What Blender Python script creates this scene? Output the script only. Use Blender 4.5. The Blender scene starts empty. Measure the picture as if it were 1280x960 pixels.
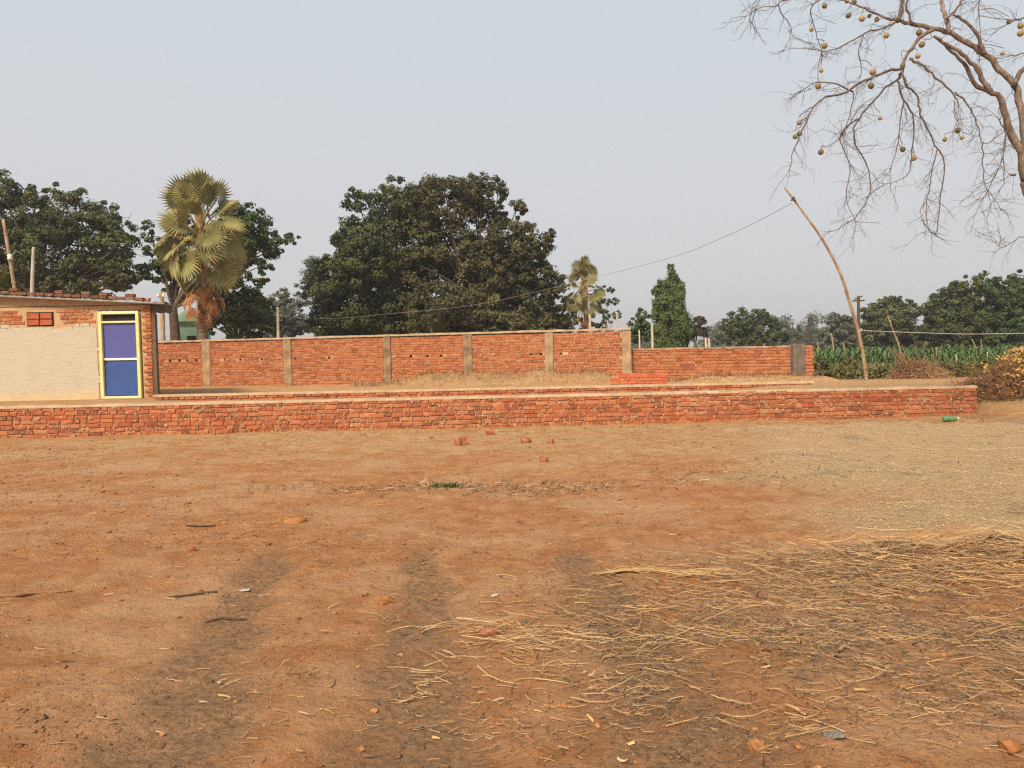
import bpy, math, random
import numpy as np
from mathutils import Vector, Matrix

R = math.radians
rng = np.random.default_rng(7)
random.seed(7)
sc = bpy.context.scene
COL = sc.collection

# ------------------------------------------------------------------ camera
CAM_H, FPX, PITCH, ROLL = 1.30, 960.0, 2.45, 1.1
fwd = Vector((0, math.cos(R(PITCH)), -math.sin(R(PITCH))))
rt0 = Vector((1, 0, 0)); up0 = rt0.cross(fwd)
rt = rt0 * math.cos(R(ROLL)) - up0 * math.sin(R(ROLL))
up = rt.cross(fwd)
cam_d = bpy.data.cameras.new('camera')
cam = bpy.data.objects.new('camera', cam_d); COL.objects.link(cam)
cam_d.sensor_width = 36; cam_d.lens = 36 * FPX / 1280
cam_d.clip_start = .05; cam_d.clip_end = 3000
cam.matrix_world = Matrix(((rt.x, up.x, -fwd.x, 0), (rt.y, up.y, -fwd.y, 0), (rt.z, up.z, -fwd.z, CAM_H), (0, 0, 0, 1)))
sc.camera = cam

def at(px, py, Y):
    """world point seen at photo pixel (px,py) at distance Y along the ground"""
    d = fwd + rt * ((px - 640) / FPX) - up * ((py - 480) / FPX)
    return Vector((0, 0, CAM_H)) + d * (Y / d.y)

# ------------------------------------------------------------------ world, sun, exposure
SUN_EL, SUN_AZ = 42, 205        # azimuth clockwise from +Y: behind the camera, a little to its left
w = bpy.data.worlds.new('World'); sc.world = w; w.use_nodes = True
nt = w.node_tree; nt.nodes.clear()
out = nt.nodes.new('ShaderNodeOutputWorld'); bg = nt.nodes.new('ShaderNodeBackground')
sky = nt.nodes.new('ShaderNodeTexSky'); sky.sky_type = 'NISHITA'; sky.sun_disc = False
sky.sun_elevation = R(SUN_EL); sky.sun_rotation = R(SUN_AZ)
sky.air_density = 1.0; sky.dust_density = 4.0; sky.ozone_density = 2.0
# thin high veil: an even milky layer, bluer overhead, greyer near the ground
tc = nt.nodes.new('ShaderNodeTexCoord'); sx = nt.nodes.new('ShaderNodeSeparateXYZ')
rp = nt.nodes.new('ShaderNodeValToRGB')
rp.color_ramp.elements[0].position = 0.0; rp.color_ramp.elements[0].color = (5.95, 5.8, 5.8, 1)
rp.color_ramp.elements[1].position = 0.5; rp.color_ramp.elements[1].color = (5.75, 6.6, 7.05, 1)
e = rp.color_ramp.elements.new(0.22); e.color = (6.15, 6.15, 6.2, 1)
mx = nt.nodes.new('ShaderNodeMix'); mx.data_type = 'RGBA'; mx.inputs[0].default_value = 0.85
nt.links.new(tc.outputs['Generated'], sx.inputs[0]); nt.links.new(sx.outputs['Z'], rp.inputs[0])
nt.links.new(sky.outputs[0], mx.inputs[6]); nt.links.new(rp.outputs[0], mx.inputs[7])
nt.links.new(mx.outputs[2], bg.inputs[0]); bg.inputs[1].default_value = 0.081
nt.links.new(bg.outputs[0], out.inputs[0])
sun_d = bpy.data.lights.new('sun', 'SUN'); sun_d.energy = 3.7; sun_d.angle = R(12); sun_d.color = (1, .80, .58)
sun = bpy.data.objects.new('sun', sun_d); COL.objects.link(sun)
sdir = Vector((math.sin(R(SUN_AZ)) * math.cos(R(SUN_EL)), math.cos(R(SUN_AZ)) * math.cos(R(SUN_EL)), math.sin(R(SUN_EL))))
sun.rotation_euler = sdir.to_track_quat('Z', 'Y').to_euler(); sun.location = (-8, -20, 25)
sc.view_settings.view_transform = 'Standard'; sc.view_settings.look = 'None'
sc.view_settings.exposure = 0.55; sc.view_settings.gamma = 1.0
sc.cycles.max_bounces = 6; sc.cycles.diffuse_bounces = 3; sc.cycles.transmission_bounces = 3
sc.cycles.transparent_max_bounces = 4
sc.cycles.use_denoising = False; sc.cycles.filter_width = 1.3

# ------------------------------------------------------------------ node materials
class NT:
    def __init__(s, name):
        s.m = bpy.data.materials.new(name); s.m.use_nodes = True
        s.t = s.m.node_tree; s.t.nodes.clear()
        s.out = s.n('ShaderNodeOutputMaterial')
    def n(s, typ, **kw):
        o = s.t.nodes.new(typ)
        for k, v in kw.items(): setattr(o, k, v)
        return o
    def l(s, a, b): s.t.links.new(a, b)
    def put(s, sock, v):
        if hasattr(v, 'is_output'): s.l(v, sock)
        elif isinstance(v, (tuple, list)) and len(v) == 3 and sock.type == 'RGBA': sock.default_value = (*v, 1)
        else: sock.default_value = v
    def coord(s, kind='Object'): return s.n('ShaderNodeTexCoord').outputs[kind]
    def pos(s): return s.n('ShaderNodeNewGeometry').outputs['Position']
    def scale(s, v, sc3):
        m = s.n('ShaderNodeVectorMath', operation='MULTIPLY'); s.l(v, m.inputs[0]); m.inputs[1].default_value = sc3; return m.outputs[0]
    def addv(s, a, b):
        m = s.n('ShaderNodeVectorMath', operation='ADD'); s.l(a, m.inputs[0]); s.l(b, m.inputs[1]); return m.outputs[0]
    def noise(s, v, scale, detail=4, rough=.6):
        n = s.n('ShaderNodeTexNoise'); s.l(v, n.inputs['Vector']); n.inputs['Scale'].default_value = scale
        n.inputs['Detail'].default_value = detail; n.inputs['Roughness'].default_value = rough; return n.outputs['Fac']
    def voro(s, v, scale, feature='F1'):
        n = s.n('ShaderNodeTexVoronoi', feature=feature); s.l(v, n.inputs['Vector']); n.inputs['Scale'].default_value = scale
        return n.outputs['Distance']
    def math(s, op, a, b=0.0, clamp=False):
        m = s.n('ShaderNodeMath', operation=op); m.use_clamp = clamp; s.put(m.inputs[0], a); s.put(m.inputs[1], b); return m.outputs[0]
    def step(s, v, lo, hi):
        m = s.n('ShaderNodeMapRange'); m.interpolation_type = 'SMOOTHSTEP'; s.put(m.inputs[0], v)
        m.inputs[1].default_value = lo; m.inputs[2].default_value = hi; return m.outputs[0]
    def mix(s, f, a, b, blend='MIX'):
        m = s.n('ShaderNodeMix', data_type='RGBA', blend_type=blend); s.put(m.inputs[0], f); s.put(m.inputs[6], a); s.put(m.inputs[7], b); return m.outputs[2]
    def ramp(s, f, stops):
        r = s.n('ShaderNodeValToRGB'); s.l(f, r.inputs[0]); el = r.color_ramp.elements
        el[0].position, el[0].color = stops[0][0], (*stops[0][1], 1)
        el[1].position, el[1].color = stops[-1][0], (*stops[-1][1], 1)
        for p, c in stops[1:-1]:
            q = el.new(p); q.color = (*c, 1)
        return r.outputs[0]
    def attr(s, name): return s.n('ShaderNodeAttribute', attribute_name=name).outputs['Fac']
    def rnd(s): return s.n('ShaderNodeObjectInfo').outputs['Random']
    def done(s, col, rough=.9, bump=None, dist=.01, strength=1.0, spec=.2, metal=0.0, trans=0):
        p = s.n('ShaderNodeBsdfPrincipled'); s.put(p.inputs['Base Color'], col); s.put(p.inputs['Roughness'], rough)
        p.inputs['Specular IOR Level'].default_value = spec; p.inputs['Metallic'].default_value = metal
        if bump is not None:
            b = s.n('ShaderNodeBump'); b.inputs['Distance'].default_value = dist; b.inputs['Strength'].default_value = strength
            s.l(bump, b.inputs['Height']); s.l(b.outputs[0], p.inputs['Normal'])
        sh = p.outputs[0]
        if trans:
            tr = s.n('ShaderNodeBsdfTranslucent'); s.put(tr.inputs[0], col)
            m = s.n('ShaderNodeMixShader'); m.inputs[0].default_value = trans; s.l(sh, m.inputs[1]); s.l(tr.outputs[0], m.inputs[2]); sh = m.outputs[0]
        s.l(sh, s.out.inputs[0]); return s.m

def m_noise(name, stops, scale=4, rough=.9, bump=.01, detail=6, spec=.2, metal=0.0, stretch=(1, 1, 1), rand=.25, fine=None):
    t = NT(name); c = t.scale(t.coord(), stretch)
    n = t.noise(c, scale, detail, .65)
    f = t.math('ADD', n, t.math('MULTIPLY', t.math('SUBTRACT', t.rnd(), .5), rand))
    col = t.ramp(f, stops)
    b = t.noise(c, fine or scale * 6, 5, .7)
    return t.done(col, rough, b, bump, spec=spec, metal=metal)

def m_brick(name, stops, dust=(.42, .30, .19), dustamt=.5, stain=.6):
    t = NT(name)
    v = t.math('FRACT', t.math('ADD', t.rnd(), t.attr('tint')))
    base = t.ramp(v, stops)
    p = t.pos()
    n1 = t.noise(p, 2.2, 4, .6); n2 = t.noise(p, 38, 4, .7); n3 = t.noise(p, 14, 4, .65)
    col = t.mix(t.math('MULTIPLY', t.step(n3, .5, .72), dustamt), base, dust)
    col = t.mix(t.math('MULTIPLY', t.step(n2, .56, .72), .35), col, (.50, .40, .30))
    col = t.mix(t.math('MULTIPLY', t.step(n1, .56, .72), stain), col, (.12, .065, .04))
    return t.done(col, .92, n2, .006, spec=.1)

ORANGE = [(0, (.24, .082, .040)), (.18, (.33, .105, .048)), (.5, (.375, .128, .057)), (.8, (.41, .152, .07)), (1, (.39, .175, .09))]
RED = [(0, (.22, .08, .042)), (.2, (.31, .094, .046)), (.65, (.385, .122, .056)), (1, (.43, .17, .082))]
M = {}
M['brick'] = m_brick('fired_brick', RED, dust=(.50, .31, .17), dustamt=.8, stain=.4)
M['wall_brick'] = m_brick('boundary_brick', ORANGE, dust=(.48, .31, .17), dustamt=.65, stain=.3)
M['red_brick'] = m_brick('fresh_red_brick', [(0, (.40, .10, .045)), (.5, (.50, .13, .06)), (1, (.50, .16, .075))], dustamt=.4, stain=.25)
M['hut_brick'] = m_brick('mud_smeared_brick', ORANGE, dust=(.43, .29, .17), dustamt=.85, stain=.25)
M['old_brick'] = m_brick('old_dusty_brick', [(0, (.11, .055, .034)), (.5, (.17, .08, .046)), (1, (.22, .12, .07))], dust=(.34, .23, .14), dustamt=.7, stain=.5)
M['mortar'] = m_noise('mortar', [(.3, (.34, .17, .09)), (.5, (.47, .28, .155)), (.7, (.58, .41, .25))], 9, bump=.01)
M['cement'] = m_noise('cement', [(.3, (.15, .10, .06)), (.5, (.31, .215, .13)), (.7, (.43, .31, .19))], 3.5, bump=.006, fine=40)
M['capping'] = m_noise('mud_capping', [(.3, (.34, .23, .14)), (.5, (.46, .32, .2)), (.7, (.55, .41, .27))], 5, bump=.02)
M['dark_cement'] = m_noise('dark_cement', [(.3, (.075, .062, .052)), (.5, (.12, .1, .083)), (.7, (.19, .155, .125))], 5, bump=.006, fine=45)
M['mud_plaster'] = m_noise('mud_plaster', [(.3, (.36, .235, .13)), (.5, (.46, .31, .175)), (.7, (.53, .38, .23))], 6, bump=.012, fine=30)
t = NT('limewash'); c = t.coord()
n = t.noise(c, 3, 5, .65); n2 = t.noise(c, 26, 4, .7); zz = t.n('ShaderNodeSeparateXYZ'); t.l(c, zz.inputs[0])
col = t.mix(t.step(n, .42, .8), (.46, .425, .345), (.425, .38, .295))
col = t.mix(t.math('MULTIPLY', t.step(n2, .68, .74), .8), col, (.42, .26, .15))
low = t.step(t.math('ADD', zz.outputs['Z'], t.math('MULTIPLY', n, .5)), .62, .28)
col = t.mix(t.math('MULTIPLY', low, .6), col, (.58, .44, .2))
M['limewash'] = t.done(col, .9, n2, .006, spec=.1)
M['yellow'] = m_noise('yellow_paint', [(.35, (.66, .60, .24)), (.6, (.72, .68, .40))], 5, rough=.4, bump=.002, spec=.4)
M['white_paint'] = m_noise('white_paint', [(.35, (.72, .70, .66)), (.6, (.82, .80, .76))], 5, rough=.4, bump=.001, spec=.4)
M['blue_low'] = m_noise('blue_panel', [(.3, (.030, .075, .25)), (.7, (.045, .10, .31))], 2.2, rough=.36, bump=.001, spec=.45)
M['blue_up'] = m_noise('dusty_blue_panel', [(.3, (.062, .07, .26)), (.7, (.08, .09, .30))], 2.2, rough=.42, bump=.001, spec=.45)
M['dark_void'] = m_noise('dark_hollow', [(.3, (.02, .017, .013)), (.7, (.035, .028, .02))], 8)  # near-black colour stands in for the unlit hollow of vents and window
M['tin'] = m_noise('weathered_tin', [(.3, (.13, .12, .12)), (.55, (.22, .21, .21)), (.75, (.30, .28, .27))], 3, rough=.6, bump=.003, spec=.4)
M['jaali'] = m_noise('red_vent_brick', [(.3, (.30, .08, .04)), (.7, (.42, .12, .06))], 9)
M['bamboo'] = m_noise('dry_bamboo', [(.3, (.17, .105, .065)), (.5, (.33, .225, .145)), (.72, (.48, .36, .24))], 2.5, bump=.004, stretch=(4, 4, 1))
M['grey_post'] = m_noise('concrete_post', [(.3, (.30, .27, .22)), (.7, (.50, .46, .38))], 3, bump=.004)
M['pale_post'] = m_noise('pale_post', [(.3, (.38, .32, .22)), (.7, (.54, .48, .34))], 3, bump=.004)
M['bark'] = m_noise('bark', [(.3, (.05, .035, .025)), (.5, (.12, .085, .06)), (.7, (.19, .14, .10))], 5, bump=.03, stretch=(4, 4, 1))
M['bare_bark'] = m_noise('smooth_grey_bark', [(.3, (.085, .064, .05)), (.5, (.175, .13, .10)), (.7, (.30, .235, .185))], 9, bump=.012, stretch=(2, 2, 1))
M['twig'] = m_noise('twig_bark', [(.3, (.085, .065, .055)), (.7, (.17, .13, .11))], 5)
M['palm_bark'] = m_noise('palm_bark', [(.3, (.12, .08, .055)), (.5, (.22, .155, .11)), (.7, (.30, .22, .16))], 3, bump=.03, stretch=(1, 1, 5))
M['fruit'] = m_noise('green_brown_rind', [(.3, (.12, .105, .05)), (.5, (.20, .165, .08)), (.75, (.34, .25, .12))], 9, rough=.6, bump=.003, rand=.8)
M['wire'] = m_noise('wire', [(.3, (.16, .15, .15)), (.7, (.24, .23, .23))], 5, rough=.5)
M['wire_pale'] = m_noise('pale_wire', [(.3, (.42, .40, .36)), (.7, (.55, .52, .48))], 5, rough=.5)
M['ceramic'] = m_noise('white_ceramic', [(.3, (.6, .58, .54)), (.7, (.75, .73, .7))], 5, rough=.3, spec=.5)
M['mint'] = m_noise('mint_paint', [(.3, (.26, .46, .33)), (.7, (.36, .56, .42))], 2)
M['white_cloth'] = m_noise('white_plastic', [(.3, (.38, .33, .28)), (.7, (.62, .57, .5))], 9, rough=.6)
M['green_plastic'] = m_noise('green_plastic', [(.3, (.06, .17, .08)), (.7, (.10, .27, .13))], 9, rough=.3, spec=.5)
M['grey_rag'] = m_noise('grey_rag', [(.3, (.17, .145, .125)), (.7, (.30, .26, .225))], 12, bump=.01)
M['dark_stick'] = m_noise('dark_stick', [(.3, (.045, .03, .022)), (.7, (.11, .075, .05))], 12, bump=.004)
M['brush'] = m_noise('dry_brushwood', [(.3, (.16, .085, .045)), (.5, (.27, .15, .08)), (.7, (.38, .24, .13))], 2)

def m_tint(name, stops, rough=.7, trans=.0, spec=.15):
    t = NT(name); f = t.math('ADD', t.attr('tint'), t.math('MULTIPLY', t.math('SUBTRACT', t.rnd(), .5), .15))
    return t.done(t.ramp(f, stops), rough, spec=spec, trans=trans)
def leafmat(name, a, b, c, trans=.18):
    return m_tint(name, [(0, a), (.55, b), (1, c)], .65, trans, .2)
M['leaf_dark'] = leafmat('dark_green_leaf', (.029, .040, .017), (.074, .088, .035), (.15, .162, .062))
M['leaf_mid'] = leafmat('olive_leaf', (.034, .048, .020), (.084, .098, .040), (.17, .18, .075))
M['leaf_brown'] = leafmat('brownish_leaf', (.034, .036, .017), (.084, .082, .036), (.17, .155, .066))
M['leaf_bright'] = leafmat('fresh_green_leaf', (.03, .056, .018), (.068, .11, .034), (.135, .18, .06))
M['leaf_weep'] = leafmat('drooping_leaf', (.05, .078, .024), (.11, .15, .046), (.19, .22, .08))
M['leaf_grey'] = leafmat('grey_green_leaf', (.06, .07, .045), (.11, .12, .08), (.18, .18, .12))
M['leaf_red'] = leafmat('reddish_leaf', (.045, .03, .02), (.08, .055, .035), (.12, .085, .05))
M['leaf_weed'] = leafmat('weed_leaf', (.08, .08, .03), (.16, .155, .06), (.27, .24, .10))
M['leaf_yellow'] = leafmat('yellow_green_leaf', (.06, .08, .015), (.12, .13, .03), (.2, .18, .05))
M['maize'] = leafmat('maize_leaf', (.05, .085, .03), (.09, .15, .05), (.17, .24, .09))
M['frond'] = leafmat('fan_frond', (.15, .14, .052), (.29, .27, .105), (.44, .39, .18), .2)
M['dead_frond'] = leafmat('dead_frond', (.26, .115, .045), (.44, .20, .08), (.54, .31, .15), .12)
M['petiole'] = m_noise('petiole', [(.3, (.30, .19, .07)), (.7, (.46, .33, .14))], 5)
M['straw'] = m_tint('straw', [(0, (.09, .063, .043)), (.3, (.20, .13, .075)), (.55, (.34, .215, .105)), (.85, (.47, .30, .125)), (1, (.58, .43, .25))], .6, .0, .3)
M['chaff'] = m_tint('chaff', [(0, (.32, .22, .12)), (.5, (.62, .43, .23)), (1, (.76, .57, .34))], .7)
M['dry_leaf'] = m_tint('dry_leaf', [(0, (.09, .055, .035)), (.35, (.22, .125, .065)), (.65, (.42, .24, .09)), (1, (.60, .40, .15))], .7, .1)
M['clod'] = m_tint('clod', [(0, (.24, .105, .042)), (.5, (.40, .18, .07)), (1, (.44, .24, .12))], .95, 0, .1)
M['debris'] = m_tint('debris', [(0, (.05, .032, .02)), (.35, (.13, .075, .04)), (.75, (.30, .18, .09)), (1, (.55, .40, .24))], .9)
M['grass'] = m_tint('grass', [(0, (.02, .06, .012)), (1, (.06, .13, .03))], .7, .2)
M['dry_grass'] = m_tint('dry_grass', [(0, (.16, .10, .05)), (.6, (.33, .21, .10)), (1, (.44, .31, .16))], .8)

# ------------------------------------------------------------------ mesh helpers
def set_props(o, label=None, cat=None, group=None, kind=None):
    for k, v in (('label', label), ('category', cat), ('group', group), ('kind', kind)):
        if v: o[k] = v
    return o

def link(name, me, parent=None, loc=None):
    o = bpy.data.objects.new(name, me); COL.objects.link(o)
    if parent is not None: o.parent = parent
    if loc is not None: o.location = loc
    return o

def empty(name, loc, label, cat, group=None, rz=0, kind='thing'):
    o = link(name, None, None, loc); o.rotation_euler = (0, 0, rz); o.empty_display_size = .3
    return set_props(o, label, cat, group, kind)

class MB:
    """collects vertices and n-gons, builds one mesh"""
    def __init__(s): s.V = []; s.F = {}; s.n = 0; s.A = []
    def add(s, V, F, tint=None):
        V = np.asarray(V, float).reshape(-1, 3); F = np.asarray(F, int)
        s.V.append(V); s.F.setdefault(F.shape[1], []).append(F + s.n)
        tn = np.zeros(len(V)) if tint is None else np.broadcast_to(np.asarray(tint, float), (len(V),))
        s.A.append(tn); s.n += len(V)
    def addm(s, V, Fs, tint=None):
        V = np.asarray(V, float).reshape(-1, 3)
        for F in Fs:
            F = np.asarray(F, int); s.F.setdefault(F.shape[1], []).append(F + s.n)
        s.V.append(V); s.A.append(np.zeros(len(V)) if tint is None else np.broadcast_to(np.asarray(tint, float), (len(V),))); s.n += len(V)
    def mesh(s, name, mat, smooth=False):
        me = bpy.data.meshes.new(name)
        V = np.concatenate(s.V); me.vertices.add(len(V)); me.vertices.foreach_set('co', V.ravel())
        loops = []; starts = []; tot = 0
        for k, fl in s.F.items():
            F = np.concatenate(fl); loops.append(F.ravel()); starts.append(tot + np.arange(len(F)) * k); tot += F.size
        L = np.concatenate(loops); S = np.concatenate(starts)
        me.loops.add(len(L)); me.loops.foreach_set('vertex_index', L)
        me.polygons.add(len(S)); me.polygons.foreach_set('loop_start', S)
        a = me.attributes.new('tint', 'FLOAT', 'POINT'); a.data.foreach_set('value', np.concatenate(s.A))
        me.materials.append(mat); me.update(calc_edges=True); me.validate()
        me.polygons.foreach_set('use_smooth', np.full(len(me.polygons), smooth)); me.update()
        return me
    def build(s, name, mat, parent=None, smooth=False, loc=None, kind=None):
        o = link(name, s.mesh(name, mat, smooth), parent, loc)
        if kind: o['kind'] = kind
        return o

# chamfered box template
def _cb():
    cs = [(x, y, z) for x in (-1, 1) for y in (-1, 1) for z in (-1, 1)]
    S = []; I = []
    for c in cs:
        for ax in range(3): S.append(c); I.append([0 if a == ax else 1 for a in range(3)])
    S = np.array(S, float); I = np.array(I, float)
    id = {(c, ax): i * 3 + ax for i, c in enumerate(cs) for ax in range(3)}
    quads = []; tris = []
    P = S * (1 - .2 * I)
    def orient(f):
        p = P[list(f)]; nn = np.cross(p[1] - p[0], p[2] - p[0])
        return f if nn @ p.mean(0) > 0 else f[::-1]
    for ax in range(3):
        o = [a for a in range(3) if a != ax]
        for s in (-1, 1):
            f = []
            for a, b in ((-1, -1), (1, -1), (1, 1), (-1, 1)):
                c = [0, 0, 0]; c[ax] = s; c[o[0]] = a; c[o[1]] = b; f.append(id[tuple(c), ax])
            quads.append(orient(f))
    for ax in range(3):
        o = [a for a in range(3) if a != ax]
        for a in (-1, 1):
            for b in (-1, 1):
                c0 = [0, 0, 0]; c0[o[0]] = a; c0[o[1]] = b; c0[ax] = -1; c1 = list(c0); c1[ax] = 1
                quads.append(orient([id[tuple(c0), o[0]], id[tuple(c1), o[0]], id[tuple(c1), o[1]], id[tuple(c0), o[1]]]))
    for c in cs: tris.append(orient([id[c, 0], id[c, 1], id[c, 2]]))
    return S, I, np.array(quads), np.array(tris)
CB_S, CB_I, CB_Q, CB_T = _cb()
def cbox(size, ch=.006, jit=.0, r=rng):
    h = np.asarray(size, float) / 2
    V = CB_S * (h - ch * CB_I)
    if jit: V = V + np.repeat(r.normal(0, jit, (8, 3)), 3, 0) + r.normal(0, jit * .35, (24, 3))
    return V
def add_cbox(mb, loc, size, ch=.006, jit=0., tint=None, rot=None, r=rng):
    V = cbox(size, min(ch, min(size) * .3), jit, r)
    if rot is not None: V = V @ np.asarray(rot).T
    mb.addm(V + np.asarray(loc), (CB_Q, CB_T), tint)
def rotz(a): c, s = math.cos(a), math.sin(a); return np.array([[c, -s, 0], [s, c, 0], [0, 0, 1.]])
def roty(a): c, s = math.cos(a), math.sin(a); return np.array([[c, 0, s], [0, 1, 0], [-s, 0, c]])
def rotx(a): c, s = math.cos(a), math.sin(a); return np.array([[1, 0, 0], [0, c, -s], [0, s, c]])
def boxobj(name, loc, size, mat, parent, ch=.006, jit=0., rot=None):
    mb = MB(); add_cbox(mb, (0, 0, 0), size, ch, jit); o = mb.build(name, mat, parent, loc=loc)
    if rot is not None: o.rotation_euler = rot
    return o

def tube(mb, pts, rad, sides=8, tint=None, cap=True):
    P = np.asarray([tuple(p) for p in pts], float); n = len(P)
    rad = np.broadcast_to(np.asarray(rad, float), (n,))
    T = np.gradient(P, axis=0); T /= np.linalg.norm(T, axis=1)[:, None] + 1e-9
    ref = np.array([0, 0, 1.]) if abs(T[0, 2]) < .9 else np.array([1., 0, 0])
    u = np.cross(ref, T[0]); u /= np.linalg.norm(u); rows = []
    a = np.arange(sides) * 2 * math.pi / sides
    for i in range(n):
        u = u - T[i] * (u @ T[i]); u /= np.linalg.norm(u) + 1e-9; v = np.cross(T[i], u)
        rows.append(P[i] + rad[i] * (np.cos(a)[:, None] * u + np.sin(a)[:, None] * v))
    V = np.concatenate(rows); i = np.arange(n - 1)[:, None] * sides; j = np.arange(sides)[None]; k = (j + 1) % sides
    F = np.stack([i + j, i + k, i + sides + k, i + sides + j], -1).reshape(-1, 4)
    if cap:
        V = np.concatenate([V, P[:1], P[-1:]]); b = n * sides; j = np.arange(sides); k = (j + 1) % sides
        T1 = np.stack([k, j, np.full(sides, b)], -1); T2 = np.stack([(n - 1) * sides + j, (n - 1) * sides + k, np.full(sides, b + 1)], -1)
        mb.addm(V, (F, np.concatenate([T1, T2])), tint)
    else: mb.add(V, F, tint)

def smooth_path(pts, per=4):
    """Catmull-Rom through points (any dimension)"""
    P = np.asarray([tuple(p) for p in pts], float); out = []
    Q = np.concatenate([[2 * P[0] - P[1]], P, [2 * P[-1] - P[-2]]])
    for i in range(1, len(Q) - 2):
        p0, p1, p2, p3 = Q[i - 1:i + 3]
        for t in np.arange(per) / per:
            out.append(.5 * (2 * p1 + (p2 - p0) * t + (2 * p0 - 5 * p1 + 4 * p2 - p3) * t * t + (3 * p1 - p0 - 3 * p2 + p3) * t ** 3))
    out.append(P[-1]); return np.array(out)

def sstep(x, a, b):
    t = np.clip((np.asarray(x, float) - a) / (b - a), 0, 1); return t * t * (3 - 2 * t)

# value noise
_H = np.random.default_rng(3).random((512, 512))
def vnoise(x, y):
    xi = np.floor(x).astype(int); yi = np.floor(y).astype(int); fx = x - xi; fy = y - yi
    fx = fx * fx * (3 - 2 * fx); fy = fy * fy * (3 - 2 * fy)
    g = lambda a, b: _H[a % 512, b % 512]
    return (g(xi, yi) * (1 - fx) + g(xi + 1, yi) * fx) * (1 - fy) + (g(xi, yi + 1) * (1 - fx) + g(xi + 1, yi + 1) * fx) * fy
def fbm(x, y, s, o=4, g=.5):
    r = 0; a = 1; t = 0
    for k in range(o):
        r = r + a * (vnoise(x * s + 17.3 * k, y * s + 5.1 * k) - .5); t += a; a *= g; s *= 2.03
    return r / t

# ------------------------------------------------------------------ the ground
FW0 = np.array([-9.6, 12.9]); FW1 = np.array([8.25, 13.6])            # foot of the front foundation wall
def wallY(x): return FW0[1] + (x - FW0[0]) * (FW1[1] - FW0[1]) / (FW1[0] - FW0[0])
TRK = [([2.2, 2.45, 3.1, 3.9, 4.6, 5.3], [-1.14, -1.17, -1.30, -1.44, -1.52, -1.58], [.34, .33, .27, .21, .15, .07]),
       ([2.2, 2.9, 3.4, 3.9, 4.7, 5.0], [-.38, -.40, -.42, -.47, -.53, -.54], [.34, .3, .24, .2, .13, .05]),
       ([2.2, 2.9, 3.5, 4.1, 4.7, 5.0], [.55, .55, .5, .45, .40, .39], [.4, .36, .28, .2, .12, .05])]
def track_mask(x, y):
    m = 0
    for ys, xs, ws in TRK:
        c = np.interp(y, ys, xs) + .26 * fbm(x, y, 2.2, 4, .6); wd = np.interp(y, ys, ws)
        m = np.maximum(m, (1 - sstep(np.abs(x - c) + .22 * fbm(x, y, 5, 4, .6), wd * .4, wd * 1.2)) * (1 - sstep(y, 4.7, 5.3)))
    return m
def chaff_mask(x, y):
    e = np.interp(y, [4.9, 5.2, 5.6, 6.2, 6.9, 7.4, 8.5, 10, 12.5], [3.2, 2.0, 1.9, 2.6, 2.3, 1.7, 2.6, 3.0, 3.2])
    f = x - e + 1.6 * fbm(x, y, .9, 5, .6)
    return sstep(f, -.9, 1.1) * sstep(y + .35 * fbm(x, y, 2, 3), 4.95, 5.25) * (1 - sstep(y, 11.6, 12.6))
def pale_mask(x, y):
    return sstep(y + 3.0 * fbm(x, y, .35, 4) + .12 * x, 7.6, 11.5) * (1 - .3 * sstep(-x, 4, 8))
def straw_mask(x, y):
    f = np.exp(-((x - 2.5) / 1.3) ** 2 - ((y - 4.35) / .42) ** 2) + .8 * np.exp(-((x - 1.3) / .9) ** 2 - ((y - 3.4) / .55) ** 2) + .5 * np.exp(-((x - 2.0) / .6) ** 2 - ((y - 3.2) / .3) ** 2)
    return f
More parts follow.
